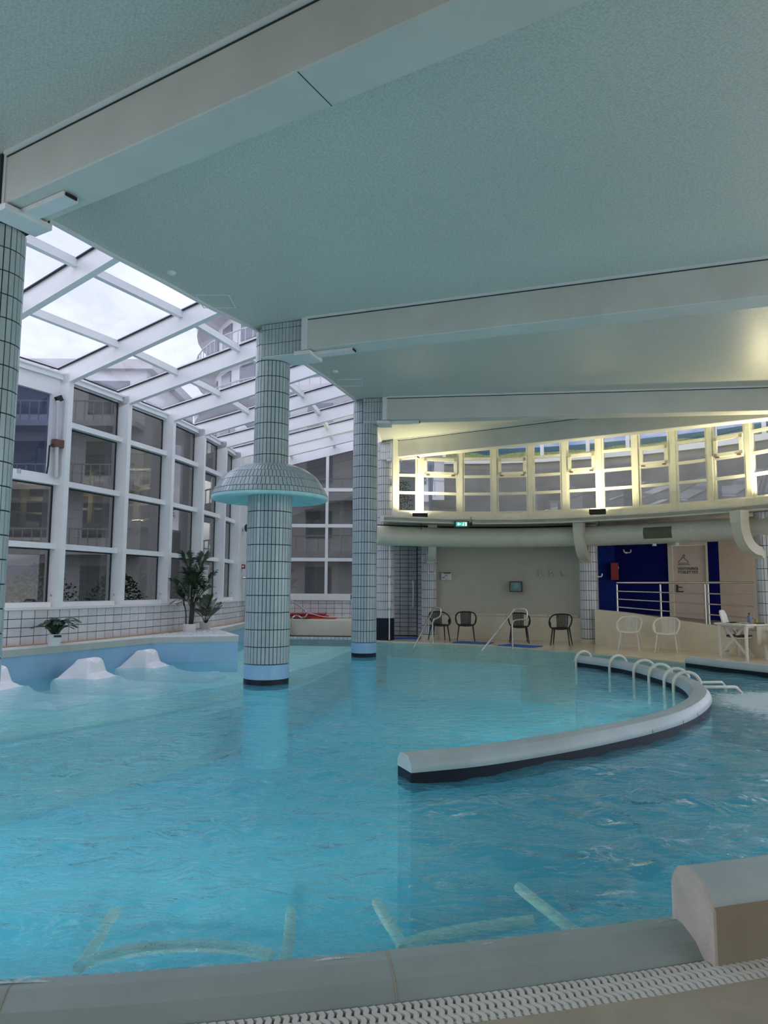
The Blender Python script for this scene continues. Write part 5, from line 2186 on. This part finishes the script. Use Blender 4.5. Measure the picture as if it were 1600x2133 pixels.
def text_mesh(name, body, size, mat, parent, org, xdir, depth=0.004, align='LEFT', bold=False):
    cu_ = bpy.data.curves.new(name, 'FONT')
    cu_.body = body
    cu_.size = size
    cu_.align_x = align
    cu_.extrude = depth
    cu_.space_line = 0.9
    if bold:
        cu_.offset = size * 0.015
    tmp = bpy.data.objects.new(name + '_tmp', cu_)
    COL.objects.link(tmp)
    dg = bpy.context.evaluated_depsgraph_get()
    me = bpy.data.meshes.new_from_object(tmp.evaluated_get(dg))
    bpy.data.objects.remove(tmp)
    me.materials.clear()
    me.materials.append(mat)
    x = Vector((xdir[0], xdir[1], 0)).normalized()
    z = Vector((0, 0, 1))
    nrm = x.cross(z)
    mw = Matrix(((x.x, z.x, nrm.x, org[0]), (x.y, z.y, nrm.y, org[1]), (x.z, z.z, nrm.z, org[2]), (0, 0, 0, 1)))
    o = bpy.data.objects.new(name, me)
    COL.objects.link(o)
    if parent is not None:
        o.parent = parent
        o.matrix_local = Matrix.Translation(-Vector(WLOC.get(parent.name, (0, 0, 0)))) @ mw
    else:
        o.matrix_world = mw
    return o


tp = a + t * 0.23 + nn * 0.012
text_mesh('door_lettering', 'VESTIAIRES\nTOILETTES', 0.105, M_ink, leaf, v3(tp, 2.02), t)
k = MB()
hc = a + t * 0.38 + nn * 0.012


def hp_(u, z):
    return v3(hc + t * u, z)


k.tube([hp_(0.03, 2.375), hp_(0.045, 2.40), hp_(0.03, 2.43), hp_(0.0, 2.425), hp_(-0.005, 2.40)], 0.006, 5)
k.tube([hp_(0.0, 2.37), hp_(-0.13, 2.23), hp_(-0.12, 2.20), hp_(0.12, 2.20), hp_(0.13, 2.23), hp_(0.0, 2.37), hp_(0.0, 2.41)], 0.006, 5)
k.tube([hp_(-0.14, 2.165), hp_(0.16, 2.165)], 0.006, 5)
k.build('hanger_icon', M_ink, leaf)

# steel railing along the ramp
rail = empty('ramp_railing', (6.05, 18.75, 0.9), 'brushed steel four-bar railing on top of the ramp wall', 'railing')
RP = offset_path(RB, -0.11)


def on_ramp(u):
    """plan point on ramp wall by image x"""
    best = None
    for i in range(len(RP) - 1):
        x0, x1 = to_px((RP[i].x, RP[i].y, 1.3))[0], to_px((RP[i + 1].x, RP[i + 1].y, 1.3))[0]
        if x0 <= u <= x1:
            f = (u - x0) / (x1 - x0)
            p = RP[i].lerp(RP[i + 1], f)
            return p, RT[i] + (RT[i + 1] - RT[i]) * f
    return RP[-1], RT[-1]


posts = [1286, 1376, 1469, 1476, 1572]
PP = [on_ramp(x) for x in posts]
for (p, z) in PP:
    k = MB()
    k.tube([(p.x, p.y, z - 0.03), (p.x, p.y, 1.62)], 0.022, 8)
    k.build('post', M_steel, rail, smooth=True)
for seg in ((0, 1, 2), (3, 4)):
    for j, (zt, r) in enumerate(((1.66, 0.026), (1.44, 0.016), (1.235, 0.016), (1.03, 0.016), (0.82, 0.016))):
        pts = []
        for s_ in seg:
            p, z = PP[s_]
            z0 = PP[0][1]
            drop = (z0 - z) * (j / 4.0) * 0.75
            pts.append((p.x, p.y, zt - drop * 0.9))
        if j == 0 and seg[0] == 0:
            pts.append((PP[3][0].x, PP[3][0].y, pts[-1][2]))
        k = MB()
        k.tube(pts, r, 8)
        k.build('top_rail' if j == 0 else 'bar', M_steel, rail, smooth=True)

# fire box and fittings
p = Py(1283, 1190, 19.98)
fb = empty('fire_box', (p.x, p.y, 1.7), 'red wall box hanging on the blue corridor wall', 'fire box')
k = MB()
k.box((p.x, 20.1, p.z), (0.20, 0.22, 0.48), R(-15))
k.build('case', M_red, fb, bevel=0.01)
k = MB()
k.box((p.x + 0.06, 19.985, p.z + 0.10), (0.05, 0.01, 0.07), R(-15))
k.build('label_plate', M_paper, fb)
for (px, py, Y, lab) in ((1306, 1149, 19.95, 'small white double hook on the dark blue corridor wall'), (1246, 1199, 19.4, 'small white hook on the right of the column beside the blue wall'), (899, 1193, 21.05, 'white hook on the slim wall column at left'), (1123, 1195, 20.8, 'leftmost of three silver coat hooks on the grey wall'), (1146, 1195, 20.68, 'middle of three silver coat hooks on the grey wall'), (1169, 1195, 20.56, 'rightmost of three silver coat hooks on the grey wall')):
    p = Py(px, py, Y)
    k = MB()
    if px in (1123, 1146, 1169):
        k.tube(spline([p + Vector((-0.02, 0.09, 0.09)), p + Vector((-0.01, -0.05, 0.07)), p + Vector((0, 0.0, 0.0)), p + Vector((0, -0.09, -0.06)), p + Vector((0.01, -0.09, -0.01))], 4), 0.014, 6)
        k.tube([p + Vector((0, 0.1, -0.02)), p + Vector((0, 0.0, -0.02))], 0.03, 8)
        o = k.build('coat_hook', M_silver, smooth=True, origin=tuple(p))
        tag(o, lab, 'hook', 'silver coat hooks on the grey wall')
    else:
        k.tube(spline([p + Vector((-0.10, -0.03, 0.05)), p + Vector((-0.08, -0.05, -0.02)), p + Vector((0.0, 0.0, -0.03)), p + Vector((0.08, -0.05, -0.02)), p + Vector((0.10, -0.03, 0.05))], 4), 0.018, 6)
        k.tube([p + Vector((0, 0.12, -0.03)), p + Vector((0, 0.0, -0.03))], 0.025, 8)
        o = k.build('wall_hook', M_plast, smooth=True, origin=tuple(p))
        tag(o, lab, 'hook')

# notice and framed screen on the grey wall
def wall_frame_at(px, Y):
    t_ = Vector((1, -0.2, 0)).normalized()
    return t_


p = Py(930, 1200, 21.45)
tx = Vector((0.99, -0.13, 0)).normalized()
nb_ = empty('wall_notice', tuple(p), 'white printed notice with a black header on the grey wall', 'notice')
an = math.atan2(tx.y, tx.x)
k = MB()
k.box(p, (0.30, 0.012, 0.225), an)
k.build('sheet', M_paper, nb_)
fn = Vector((tx.y, -tx.x, 0)) * 0.0085
k = MB()
k.box(p + fn + Vector((0, 0, 0.098)), (0.29, 0.004, 0.022), an)
k.box(p + fn + tx * 0.02 + Vector((0, 0, 0.074)), (0.18, 0.004, 0.012), an)
k.box(p + fn - tx * 0.085 + Vector((0, 0, -0.045)), (0.06, 0.004, 0.02), an)
k.tube([p + fn + tx * u + Vector((0, 0, z)) for u, z in ((-0.04, -0.03), (-0.035, 0.02), (-0.01, 0.045), (0.03, 0.02), (0.035, 0.0))], 0.005, 5)
k.tube([p + fn + tx * u + Vector((0, 0, z)) for u, z in ((-0.015, 0.03), (0.0, 0.0), (0.01, -0.03))], 0.003, 5)
k.box(p + fn + tx * 0.0 + Vector((0, 0, -0.085)), (0.02, 0.004, 0.02), an)
k.build('print', M_ink, nb_)

p = Py(1075, 1222, 20.92)
tx = Vector((0.95, -0.36, 0)).normalized()
an = math.atan2(tx.y, tx.x)
sc_ = empty('wall_screen', tuple(p), 'small square black-framed display with a green face on the grey wall', 'display')
k = MB()
k.box(p, (0.36, 0.10, 0.30), an)
k.build('frame', M_black, sc_, bevel=0.01)
fn = Vector((tx.y, -tx.x, 0))
k = MB()
k.box(p + fn * 0.052, (0.31, 0.006, 0.25), an)
k.build('mount', surf('grey_mount', (0.24, 0.25, 0.25), 0.4, 0.03), sc_)
k = MB()
k.box(p + fn * 0.056, (0.25, 0.006, 0.19), an)
k.build('green_face', M_green, sc_)
k = MB()
k.box(p + fn * 0.060 + Vector((0, 0, 0.075)), (0.14, 0.003, 0.012), an)
for i in range(4):
    k.box(p + fn * 0.060 + Vector((0, 0, 0.03 - 0.028 * i)), ([0.16, 0.12, 0.15, 0.10][i], 0.003, 0.005), an)
k.build('face_lines', M_tilew, sc_)

# exit sign under the slab
p = Py(962, 1092, 19.4)
ex = empty('exit_sign', tuple(p), 'green lit exit sign with an arrow, under the balcony slab', 'sign')
k = MB()
k.box(p, (0.40, 0.09, 0.17))
k.build('case', surf('dark_case', (0.05, 0.05, 0.05), 0.4), ex, bevel=0.01)
k = MB()
k.box(p + Vector((-0.01, -0.05, 0)), (0.30, 0.012, 0.12))
fa = k.build('green_face', M_exit, ex)
k = MB()
f0 = p + Vector((0, -0.06, 0))
k.bar(f0 + Vector((-0.115, 0, 0)), f0 + Vector((-0.02, 0, 0)), 0.004, 0.02)
k.bar(f0 + Vector((-0.12, 0, 0)), f0 + Vector((-0.085, 0, 0.035)), 0.004, 0.016)
k.bar(f0 + Vector((-0.12, 0, 0)), f0 + Vector((-0.085, 0, -0.035)), 0.004, 0.016)
# running figure and doorway
k.bar(f0 + Vector((0.045, 0, 0.018)), f0 + Vector((0.03, 0, -0.015)), 0.004, 0.02)
k.bar(f0 + Vector((0.03, 0, -0.015)), f0 + Vector((0.055, 0, -0.045)), 0.004, 0.012)
k.bar(f0 + Vector((0.03, 0, -0.015)), f0 + Vector((0.005, 0, -0.04)), 0.004, 0.012)
k.bar(f0 + Vector((0.045, 0, 0.015)), f0 + Vector((0.015, 0, 0.012)), 0.004, 0.010)
k.box(f0 + Vector((0.05, 0, 0.042)), (0.018, 0.004, 0.018))
k.box(f0 + Vector((0.105, 0, 0.0)), (0.04, 0.004, 0.09))
k.build('pictogram', M_exitw, fa)
k = MB()
k.box(p + Vector((0.24, 0, 0.0)), (0.08, 0.08, 0.09))
k.tube(spline([p + Vector((0.24, 0, 0.04)), p + Vector((0.28, 0, 0.1)), p + Vector((0.24, 0, 0.16)), p + Vector((0.26, 0, 0.2))], 3), 0.008, 5)
k.build('junction_box', M_black, ex)


# ------------------------------------------------------------------ flood lamps on the sill ledge
def flood(name, p, aim, label, power, w=0.42, size=0.34):
    p = Vector(p)
    aim = Vector(aim).normalized()
    t = empty(name, tuple(p), label, 'lamp')
    side = aim.cross(Vector((0, 0, 1)))
    if side.length < 0.1:
        side = Vector((1, 0, 0))
    side.normalize()
    k = MB()
    k.bar(p - side * w / 2, p + side * w / 2, 0.12, 0.13, up=aim)
    k.build('housing', M_black, t, bevel=0.015)
    k = MB()
    k.bar(p - side * w * 0.42 + aim * 0.068, p + side * w * 0.42 + aim * 0.068, 0.10, 0.012, up=aim)
    k.build('lens', M_lamp, t)
    k = MB()
    q = p - aim * 0.07
    k.tube(spline([q, q + Vector((-0.02, 0, -0.12)), q + Vector((0.05, 0, -0.22)), q + Vector((0.03, 0.1, -0.30))], 4), 0.010, 6)
    k.build('cable', M_black, t)
    ld = bpy.data.lights.new(name + '_light', 'AREA')
    ld.shape = 'RECTANGLE'
    ld.size, ld.size_y = w * 0.85, 0.09
    ld.energy = power
    ld.color = (1.0, 0.86, 0.50)
    ld.spread = R(150)
    lo = bpy.data.objects.new('lamp_light', ld)
    COL.objects.link(lo)
    lo.parent = t
    lo.location = aim * 0.085
    lo.rotation_euler = aim.to_track_quat('-Z', 'Y').to_euler()
    return t


flood('flood_lamp', Py(875, 1074, 19.62), (0.0, 0.25, 1), 'glowing black flood lamp on the sill left, near the navy-based column', 26)
flood('flood_lamp', Py(1245, 1066, 18.62), (0.12, 0.25, 1), 'black flood lamp on the sill above the blue corridor', 26)
flood('flood_lamp', (8.75, 16.0, 3.52), (-0.15, 0.05, 1), 'black flood lamp on the sill beyond the right edge of the view', 45)
# ring fitting on the sill
p = Py(1140, 1068, 19.85)
k = MB()
k.tube([p + Vector((0.075 * math.cos(i * math.pi / 8), 0, 0.075 * math.sin(i * math.pi / 8))) for i in range(16)], 0.02, 6, closed=True)
k.tube([p + Vector((0.02, 0.05, 0)), p + Vector((0.02, 0.0, 0))], 0.055, 10)
o = k.build('ring_fitting', M_frame, smooth=True, origin=tuple(p))
tag(o, 'small round ring fitting on the sill under the upper windows', 'fitting')


# ------------------------------------------------------------------ armchairs
def armchair(mat, label, group):
    t = empty('armchair', (0, 0, 0), label, 'chair', group)
    k = MB()
    half = [(0, 0.26, 0.795), (0.12, 0.25, 0.79), (0.22, 0.17, 0.765), (0.275, 0.03, 0.70), (0.285, -0.10, 0.62), (0.27, -0.20, 0.53), (0.215, -0.25, 0.455), (0.11, -0.265, 0.43), (0, -0.268, 0.425)]
    loop = half + [(-x, y, z) for (x, y, z) in half[-2:0:-1]]
    L = [Vector(p) for p in loop]
    # smooth closed loop
    S = []
    nL = len(L)
    for i in range(nL):
        p0, p1, p2, p3 = L[i - 1], L[i], L[(i + 1) % nL], L[(i + 2) % nL]
        for q in range(3):
            u = q / 3
            S.append(0.5 * ((2 * p1) + (p2 - p0) * u + (2 * p0 - 5 * p1 + 4 * p2 - p3) * u * u + (3 * p1 - p0 - 3 * p2 + p3) * u ** 3))
    k.tube(S, 0.019, 8, closed=True)
    k.build('arm_rim', mat, t, smooth=True)
    # seat shell
    k = MB()
    vs, fs = [], []
    nr, na = 5, 24
    for sgn, dz in ((1, 0.0), (-1, -0.03)):
        for i in range(nr + 1):
            r = i / nr
            for j in range(na):
                a_ = 2 * math.pi * j / na
                x, y = 0.235 * r * math.cos(a_), 0.235 * r * math.sin(a_) - 0.02
                vs.append((x, y, 0.425 + 0.03 * r * r + dz))
    o1 = (nr + 1) * na
    for b0 in (0, o1):
        for i in range(nr):
            for j in range(na):
                j2 = (j + 1) % na
                fs.append((b0 + i * na + j, b0 + i * na + j2, b0 + (i + 1) * na + j2, b0 + (i + 1) * na + j))
    for j in range(na):
        j2 = (j + 1) % na
        fs.append((nr * na + j, nr * na + j2, o1 + nr * na + j2, o1 + nr * na + j))
    k.add(vs, fs)
    k.build('seat', mat, t, smooth=True)
    # side shells between rim and seat
    for sg in (-1, 1):
        k = MB()
        vs, fs = [], []
        A = [(0.283, -0.08, 0.63), (0.272, -0.19, 0.54), (0.225, -0.245, 0.465)]
        B = [(0.262, -0.02, 0.56), (0.245, -0.12, 0.48), (0.205, -0.18, 0.44)]
        for th in (0, 0.012):
            for p in A + B:
                vs.append((sg * (p[0] - th), p[1], p[2]))
        fs = [(0, 1, 4, 3), (1, 2, 5, 4), (6, 9, 10, 7), (7, 10, 11, 8), (0, 3, 9, 6), (3, 4, 10, 9), (4, 5, 11, 10), (5, 2, 8, 11), (2, 1, 7, 8), (1, 0, 6, 7)]
        k.add(vs, fs)
        k.build('side_shell', mat, t)
    for i in range(8):
        x = -0.135 + 0.27 * i / 7
        k = MB()
        pts = spline([(x * 0.92, 0.16, 0.44), (x * 0.96, 0.215, 0.52), (x, 0.245, 0.66), (x * 1.02, 0.252 - abs(x) * 0.05, 0.79)], 3)
        k.tube(pts, 0.0145, 6)
        k.build('slat', mat, t, smooth=True)
    for sx in (-1, 1):
        for (y0, y1) in ((-0.17, -0.24), (0.15, 0.25)):
            k = MB()
            k.tube([(sx * 0.19, y0, 0.44), (sx * 0.245, y1, 0.0)], [0.021, 0.013], 8)
            k.build('leg', mat, t, smooth=True)
    return t


def put_chair(first, px, py, rz, label, used, z=0.03):
    p = Pz(px, py, z)
    o = first if not used else copy_tree(first)
    o.location = (p.x, p.y + 0.02, z)
    o.rotation_euler = (0, 0, rz)
    o['label'] = label
    return o


bl = armchair(M_black, 'black', 'black armchairs along the plinth wall')
for i, (px, py, rz, lab) in enumerate(((915, 1334.5, R(12), 'black slatted armchair farthest left, behind the first steel handrail'), (971, 1334.5, R(-6), 'black slatted armchair standing between the two steel handrails'), (1082, 1339, R(-6), 'black slatted armchair behind the second steel handrail'), (1170, 1344, R(-22), 'black slatted armchair farthest right, beside the tiled column'))):
    put_chair(bl, px, py, rz, lab, i)
wh = armchair(M_plast, 'white', 'white armchairs by the ramp wall')
for i, (px, py, rz, lab) in enumerate(((1314, 1354, R(-28), 'left of the two white slatted armchairs by the ramp wall'), (1392, 1359, R(-30), 'right of the two white slatted armchairs by the ramp wall'))):
    put_chair(wh, px, py, rz, lab, i)

# ------------------------------------------------------------------ white table, folding chairs
DZ = 0.03
tl = Pz(1502, 1368, DZ)
tr = Pz(1557, 1375, DZ)
ax = (tr - tl).normalized()                  # along the near short side
ay = Vector((-ax.y, ax.x, 0))
if ay.x < 0:
    ay = -ay
tw = (tr - tl).length
tab = empty('garden_table', tuple(tl), 'white plastic garden table near the right edge of the view', 'table')
TH = 0.74
TLn = 0.62
k = MB()
cr = [tl - ax * 0.09 - ay * 0.08, tr + ax * 0.09 - ay * 0.08, tr + ax * 0.09 + ay * TLn, tl - ax * 0.09 + ay * TLn]
k.prism([(p.x, p.y) for p in cr], DZ + TH - 0.035, DZ + TH)
k.build('table_top', M_plast, tab, bevel=0.012)
k = MB()
cr2 = [tl - ax * 0.03, tr + ax * 0.03, tr + ax * 0.03 + ay * (TLn - 0.1), tl - ax * 0.03 + ay * (TLn - 0.1)]
for a_, b_ in zip(cr2, cr2[1:] + cr2[:1]):
    k.bar(a_ + Vector((0, 0, TH - 0.03)), b_ + Vector((0, 0, TH - 0.03)), 0.02, 0.07)
k.build('apron', M_plast, tab)
for p in (tl, tr, tl + ay * (TLn - 0.12), tr + ay * (TLn - 0.12)):
    k = MB()
    k.tube([(p.x, p.y, DZ), (p.x, p.y, DZ + 0.5), (p.x, p.y, DZ + TH - 0.02)], [0.028, 0.036, 0.05], 10)
    k.build('leg', M_plast, tab, smooth=True)


def folding_chair(c, ang, label, cushion=True):
    t = empty('folding_chair', (c[0], c[1], DZ), label, 'chair')
    ca, sa = math.cos(ang), math.sin(ang)

    def w(x, y, z):
        return Vector((c[0] + x * ca - y * sa, c[1] + x * sa + y * ca, DZ + z))
    # y = 0 front, +y back
    for sx in (-0.22, 0.22):
        k = MB()
        k.bar(w(sx, -0.25, 0.0), w(sx, 0.18, 0.60), 0.03, 0.05)
        k.build('leg', M_plast, t)
        k = MB()
        k.bar(w(sx * 0.85, 0.36, 0.0), w(sx * 0.85, -0.12, 0.60), 0.03, 0.05)
        k.build('leg', M_plast, t)
        k = MB()
        k.bar(w(sx, -0.26, 0.62), w(sx, 0.22, 0.64), 0.05, 0.035)
        k.build('arm', M_plast, t)
    k = MB()
    k.bar(w(-0.2, 0.27, 0.10), w(0.2, 0.27, 0.10), 0.03, 0.045)
    k.bar(w(-0.22, -0.18, 0.10), w(0.22, -0.18, 0.10), 0.03, 0.045)
    k.build('stretcher', M_plast, t)
    k = MB()
    k.bar(w(0, -0.22, 0.42), w(0, 0.2, 0.40), 0.44, 0.03)
    k.build('seat', M_plast, t, bevel=0.008)
    k = MB()
    P_ = []
    for i in range(9):
        u = -1 + 2 * i / 8
        P_.append((u * 0.22, 0.0))
    vs = []
    prof = [(-0.20, 0.18, 0.44), (-0.225, 0.22, 0.66), (-0.225, 0.28, 0.90), (-0.18, 0.305, 0.98), (-0.10, 0.312, 1.01), (0.10, 0.312, 1.01), (0.18, 0.305, 0.98), (0.225, 0.28, 0.90), (0.225, 0.22, 0.66), (0.20, 0.18, 0.44)]
    for th in (0, 0.03):
        for (x, y, z) in prof:
            vs.append(w(x, y + th, z))
    n_ = len(prof)
    k.add(vs, [tuple(range(n_)), tuple(range(2 * n_ - 1, n_ - 1, -1))] + [(i, (i + 1) % n_, n_ + (i + 1) % n_, n_ + i) for i in range(n_)])
    k.build('backrest', M_plast, t)
    if cushion:
        k = MB()
        k.bar(w(0, -0.24, 0.455), w(0, 0.2, 0.455), 0.42, 0.04)
        cuo = k.build('seat_cushion', M_black, t, bevel=0.012)
    return t


folding_chair((7.86, 16.14), R(50), 'white folding chair with black cushion behind the white table')
folding_chair((8.35, 15.1), R(-75), 'white folding chair at the far right end of the white table')

ct = tl + ax * (tw * 0.5) + ay * 0.45
k = MB()
bb_ = Py(1567, 1290, (ct.y + 0.1))
bx_ = tl + ax * (tw * 0.55) + ay * 0.42
zt = DZ + TH
k = MB()
k.lathe([(0, 0), (0.036, 0.0), (0.038, 0.02), (0.038, 0.13), (0.030, 0.16), (0.014, 0.18), (0.014, 0.20)], 16, (bx_.x, bx_.y, zt))
bo = k.build('water_bottle', M_bottle, smooth=True, origin=(bx_.x, bx_.y, zt))
tag(bo, 'blue plastic water bottle standing on the white table', 'bottle')
k = MB()
k.lathe([(0, 0.20), (0.017, 0.20), (0.017, 0.225), (0, 0.225)], 12, (bx_.x, bx_.y, zt))
k.build('cap', M_blue, bo)
q = bx_ + ay * 0.06 + ax * 0.12
k = MB()
k.lathe([(0, 0), (0.028, 0), (0.034, 0.10), (0.031, 0.10), (0.026, 0.06), (0, 0.06)], 16, (q.x, q.y, zt))
o = k.build('drinking_glass', M_amber, smooth=True, origin=(q.x, q.y, zt))
tag(o, 'glass of amber drink beside the blue bottle', 'glass')
q = bx_ - ay * 0.22 - ax * 0.25
k = MB()
k.box((q.x, q.y, zt + 0.006), (0.24, 0.16, 0.012), R(30))
k.box((q.x + 0.03, q.y + 0.02, zt + 0.018), (0.15, 0.11, 0.012), R(55))
o = k.build('folder', M_black, origin=(q.x, q.y, zt))
tag(o, 'black folder lying on the near left of the white table', 'folder')
q = bx_ + ay * 0.0 + ax * 0.27
k = MB()
k.box((q.x, q.y, zt + 0.012), (0.18, 0.12, 0.024), R(20))
o = k.build('small_pouch', M_black, origin=(q.x, q.y, zt))
tag(o, 'small black pouch at the far end of the white table', 'pouch')
q = bx_ - ay * 0.17 + ax * 0.05
k = MB()
k.lathe([(0, 0.0), (0.06, 0.0), (0.10, 0.018), (0.095, 0.02), (0.05, 0.008), (0, 0.008)], 20, (q.x, q.y, zt))
o = k.build('saucer', M_plast, smooth=True, origin=(q.x, q.y, zt))
tag(o, 'pale saucer in the middle of the white table', 'dish')
# cloth over the chair at right
q = tr + ay * 0.40 + ax * 0.03
k = MB()
vs, fs = [], []
for i in range(13):
    u = i / 12
    for j, z in enumerate((zt + 0.006, zt - 0.05, zt - 0.25, zt - 0.42)):
        f = ay * (0.42 * (u - 0.5))
        ripple = 0.025 * math.sin(u * 14) * j / 3
        p = q + f + ax * (0.06 + 0.0 + ripple if j else -0.10)
        vs.append((p.x, p.y, z))
for i in range(12):
    for j in range(3):
        fs.append((i * 4 + j, (i + 1) * 4 + j, (i + 1) * 4 + j + 1, i * 4 + j + 1))
k.add(vs, fs)
o = k.build('towel', M_cloth, smooth=True, origin=tuple(q + Vector((0, 0, zt))))
so = o.modifiers.new('thick', 'SOLIDIFY')
so.thickness = 0.008
tag(o, 'pale towel hanging over the right edge of the white table', 'towel')

# ------------------------------------------------------------------ blue mats on the deck
for (px, py, ang, lab) in ((840, 1330, -8, 'blue mat on the deck beside the navy-based column'), (986, 1339.5, -24, 'blue mat on the deck edge between the two steel handrails'), (1084, 1346, -40, 'blue mat on the deck edge under the second steel handrail')):
    p = Pz(px, py, 0.03)
    k = MB()
    k.box((p.x, p.y + 0.05, 0.038), (0.98, 0.62, 0.014), R(ang))
    o = k.build('blue_mat', M_bluemat, origin=(p.x, p.y, 0.031), bevel=0.004)
    tag(o, lab, 'mat', 'blue mats along the deck edge')

# ------------------------------------------------------------------ steel pool handrails
def pool_rail(post_px, pts, foot_px, label, Yp):
    p0 = Pz(*post_px, 0.03)
    foot = Pz(*foot_px, -0.02)
    t = empty('pool_handrail', tuple(p0), label, 'handrail', 'steel handrails into the pool')
    n_ = len(pts)
    P_ = [p0]
    for (x, y) in pts:
        P_.append(Py(x, y, p0.y))
    # rising part stays over the post; the last point starts the sloping rail
    k = MB()
    C = [P_[0]] + spline(P_[1:], 4) + [foot + Vector((0, 0, 0)), foot + (foot - P_[-1]).normalized() * 0.25]
    k.tube(C, 0.022, 10)
    k.build('rail', M_steel, t, smooth=True)
    k = MB()
    k.lathe([(0.0, 0.0), (0.05, 0.0), (0.05, 0.012), (0.024, 0.016)], 14, tuple(p0))
    k.build('foot_plate', M_steel, t, smooth=True)


pool_rail((902, 1339), [(901, 1298), (904, 1291), (914, 1286), (918, 1281), (918, 1269), (914, 1266), (905, 1265)], (862, 1350), 'left of the two bent steel handrails going down into the pool', 0)
pool_rail((1068, 1351), [(1067, 1302), (1070, 1294), (1080, 1291), (1094, 1290), (1098, 1284), (1097, 1273), (1091, 1269), (1072, 1269)], (1003, 1357), 'right of the two bent steel handrails going down into the pool', 0)

# ------------------------------------------------------------------ courtyard buildings outside the glazing
def facade_block(name, x0, x1, y, depth, z1, label, floors, bays, balc=True):
    t = empty(name, ((x0 + x1) / 2, y, -0.6), label, 'building')
    k = MB()
    k.box(((x0 + x1) / 2, y + depth / 2, z1 / 2 - 0.3), (x1 - x0, depth, z1 + 0.6))
    k.build('wall', M_facade, t)
    fh = z1 / floors
    bw = (x1 - x0) / bays
    for f in range(floors):
        for b_ in range(bays):
            xc = x0 + bw * (b_ + 0.5)
            k = MB()
            k.box((xc, y - 0.01, fh * f + fh * 0.52), (bw * 0.55, 0.06, fh * 0.55))
            k.build('window', M_facwin, t)
        if balc and f > 0:
            k = MB()
            k.box(((x0 + x1) / 2, y - 0.7, fh * f), (x1 - x0, 1.4, 0.28))
            k.build('balcony_slab', M_facade2, t)
            k = MB()
            nb__ = int((x1 - x0) / 0.45)
            for q_ in range(nb__):
                k.box((x0 + 0.45 * (q_ + 0.5), y - 1.36, fh * f + 0.62), (0.05, 0.05, 0.95))
            k.box(((x0 + x1) / 2, y - 1.36, fh * f + 1.1), (x1 - x0, 0.07, 0.07))
            ro = k.build('balustrade', M_rail, t)
    k = MB()
    k.box(((x0 + x1) / 2, y + depth / 2, z1 + 0.15), (x1 - x0 + 0.8, depth + 0.8, 0.5))
    k.build('roof', M_facade2, t)
    return t


facade_block('courtyard_building', -46, -12.2, 36, 9, 12.6, 'long low grey-white building across the courtyard with balconies', 4, 9)
tw_ = empty('courtyard_tower', (-1.5, 46, -0.6), 'tall round white tower building rising beyond the roof glazing', 'building')
k = MB()
k.lathe([(11.0, 0), (11.0, 30)], 48, (-1.0, 51, -0.6))
k.build('wall', M_facade, tw_, smooth=True)
for f in range(1, 10):
    k = MB()
    k.lathe([(11.0, 0), (12.3, 0), (12.3, 0.35), (11.0, 0.35)], 48, (-1.0, 51, 3.1 * f), cap=False)
    k.build('balcony_slab', M_facade2, tw_)
    k = MB()
    k.lathe([(12.25, 1.15), (12.32, 1.15), (12.32, 1.22), (12.25, 1.22)], 48, (-1.0, 51, 3.1 * f), cap=False)
    for q_ in range(60):
        a_ = math.pi + math.pi * q_ / 60
        k.box((-1.0 + 12.28 * math.cos(a_), 51 + 12.28 * math.sin(a_), 3.1 * f + 0.75), (0.05, 0.05, 0.9))
    k.build('balustrade', M_rail, tw_)
    for q_ in range(10):
        a_ = math.radians(200 + 14 * q_)
        mw = Matrix.Translation((-1.0 + 11.0 * math.cos(a_), 51 + 11.0 * math.sin(a_), 3.1 * f - 1.2)) @ Matrix.Rotation(a_, 4, 'Z')
        k = MB()
        k.box(None, (0.1, 1.5, 1.5), M=mw)
        k.build('window', M_facwin, tw_)
# hedge along the courtyard, low
rnd = random.Random(11)
for h_i, (hx, hy, hs) in enumerate(((-9.8, 15.5, 1.5), (-9.0, 19.0, 1.7), (-8.3, 22.5, 1.6), (-11.5, 12.0, 1.5))):
    t = empty('courtyard_shrub', (hx, hy, -0.6), ['dark shrub outside behind the second glazed bay', 'dark shrub outside behind the middle glazed bays', 'dark shrub outside behind the far glazed bays', 'dark shrub outside behind the left glazed bay'][h_i], 'shrub')
    k = MB()
    for i in range(2200):
        a_, ph = rnd.random() * 6.28, rnd.random()
        r = hs * 0.75 * math.sqrt(rnd.random()) * math.sqrt(max(0.05, 1 - ph * ph))
        p = Vector((hx + r * math.cos(a_), hy + r * math.sin(a_), -0.5 + 1.5 * hs * ph))
        s_ = 0.09
        d = Vector((rnd.uniform(-1, 1), rnd.uniform(-1, 1), rnd.uniform(-0.2, 1))).normalized() * s_
        e = d.cross(Vector((0.3, 0.5, 0.8))).normalized() * s_ * 0.45
        k.add([p, p + d * 0.5 + e, p + d, p + d * 0.5 - e], [(0, 1, 2, 3)])
    k.build('foliage', M_bush, t)
    k = MB()
    k.tube([(hx, hy, -0.6), (hx, hy, 0.6)], 0.06, 6)
    k.build('stem', M_stem, t)
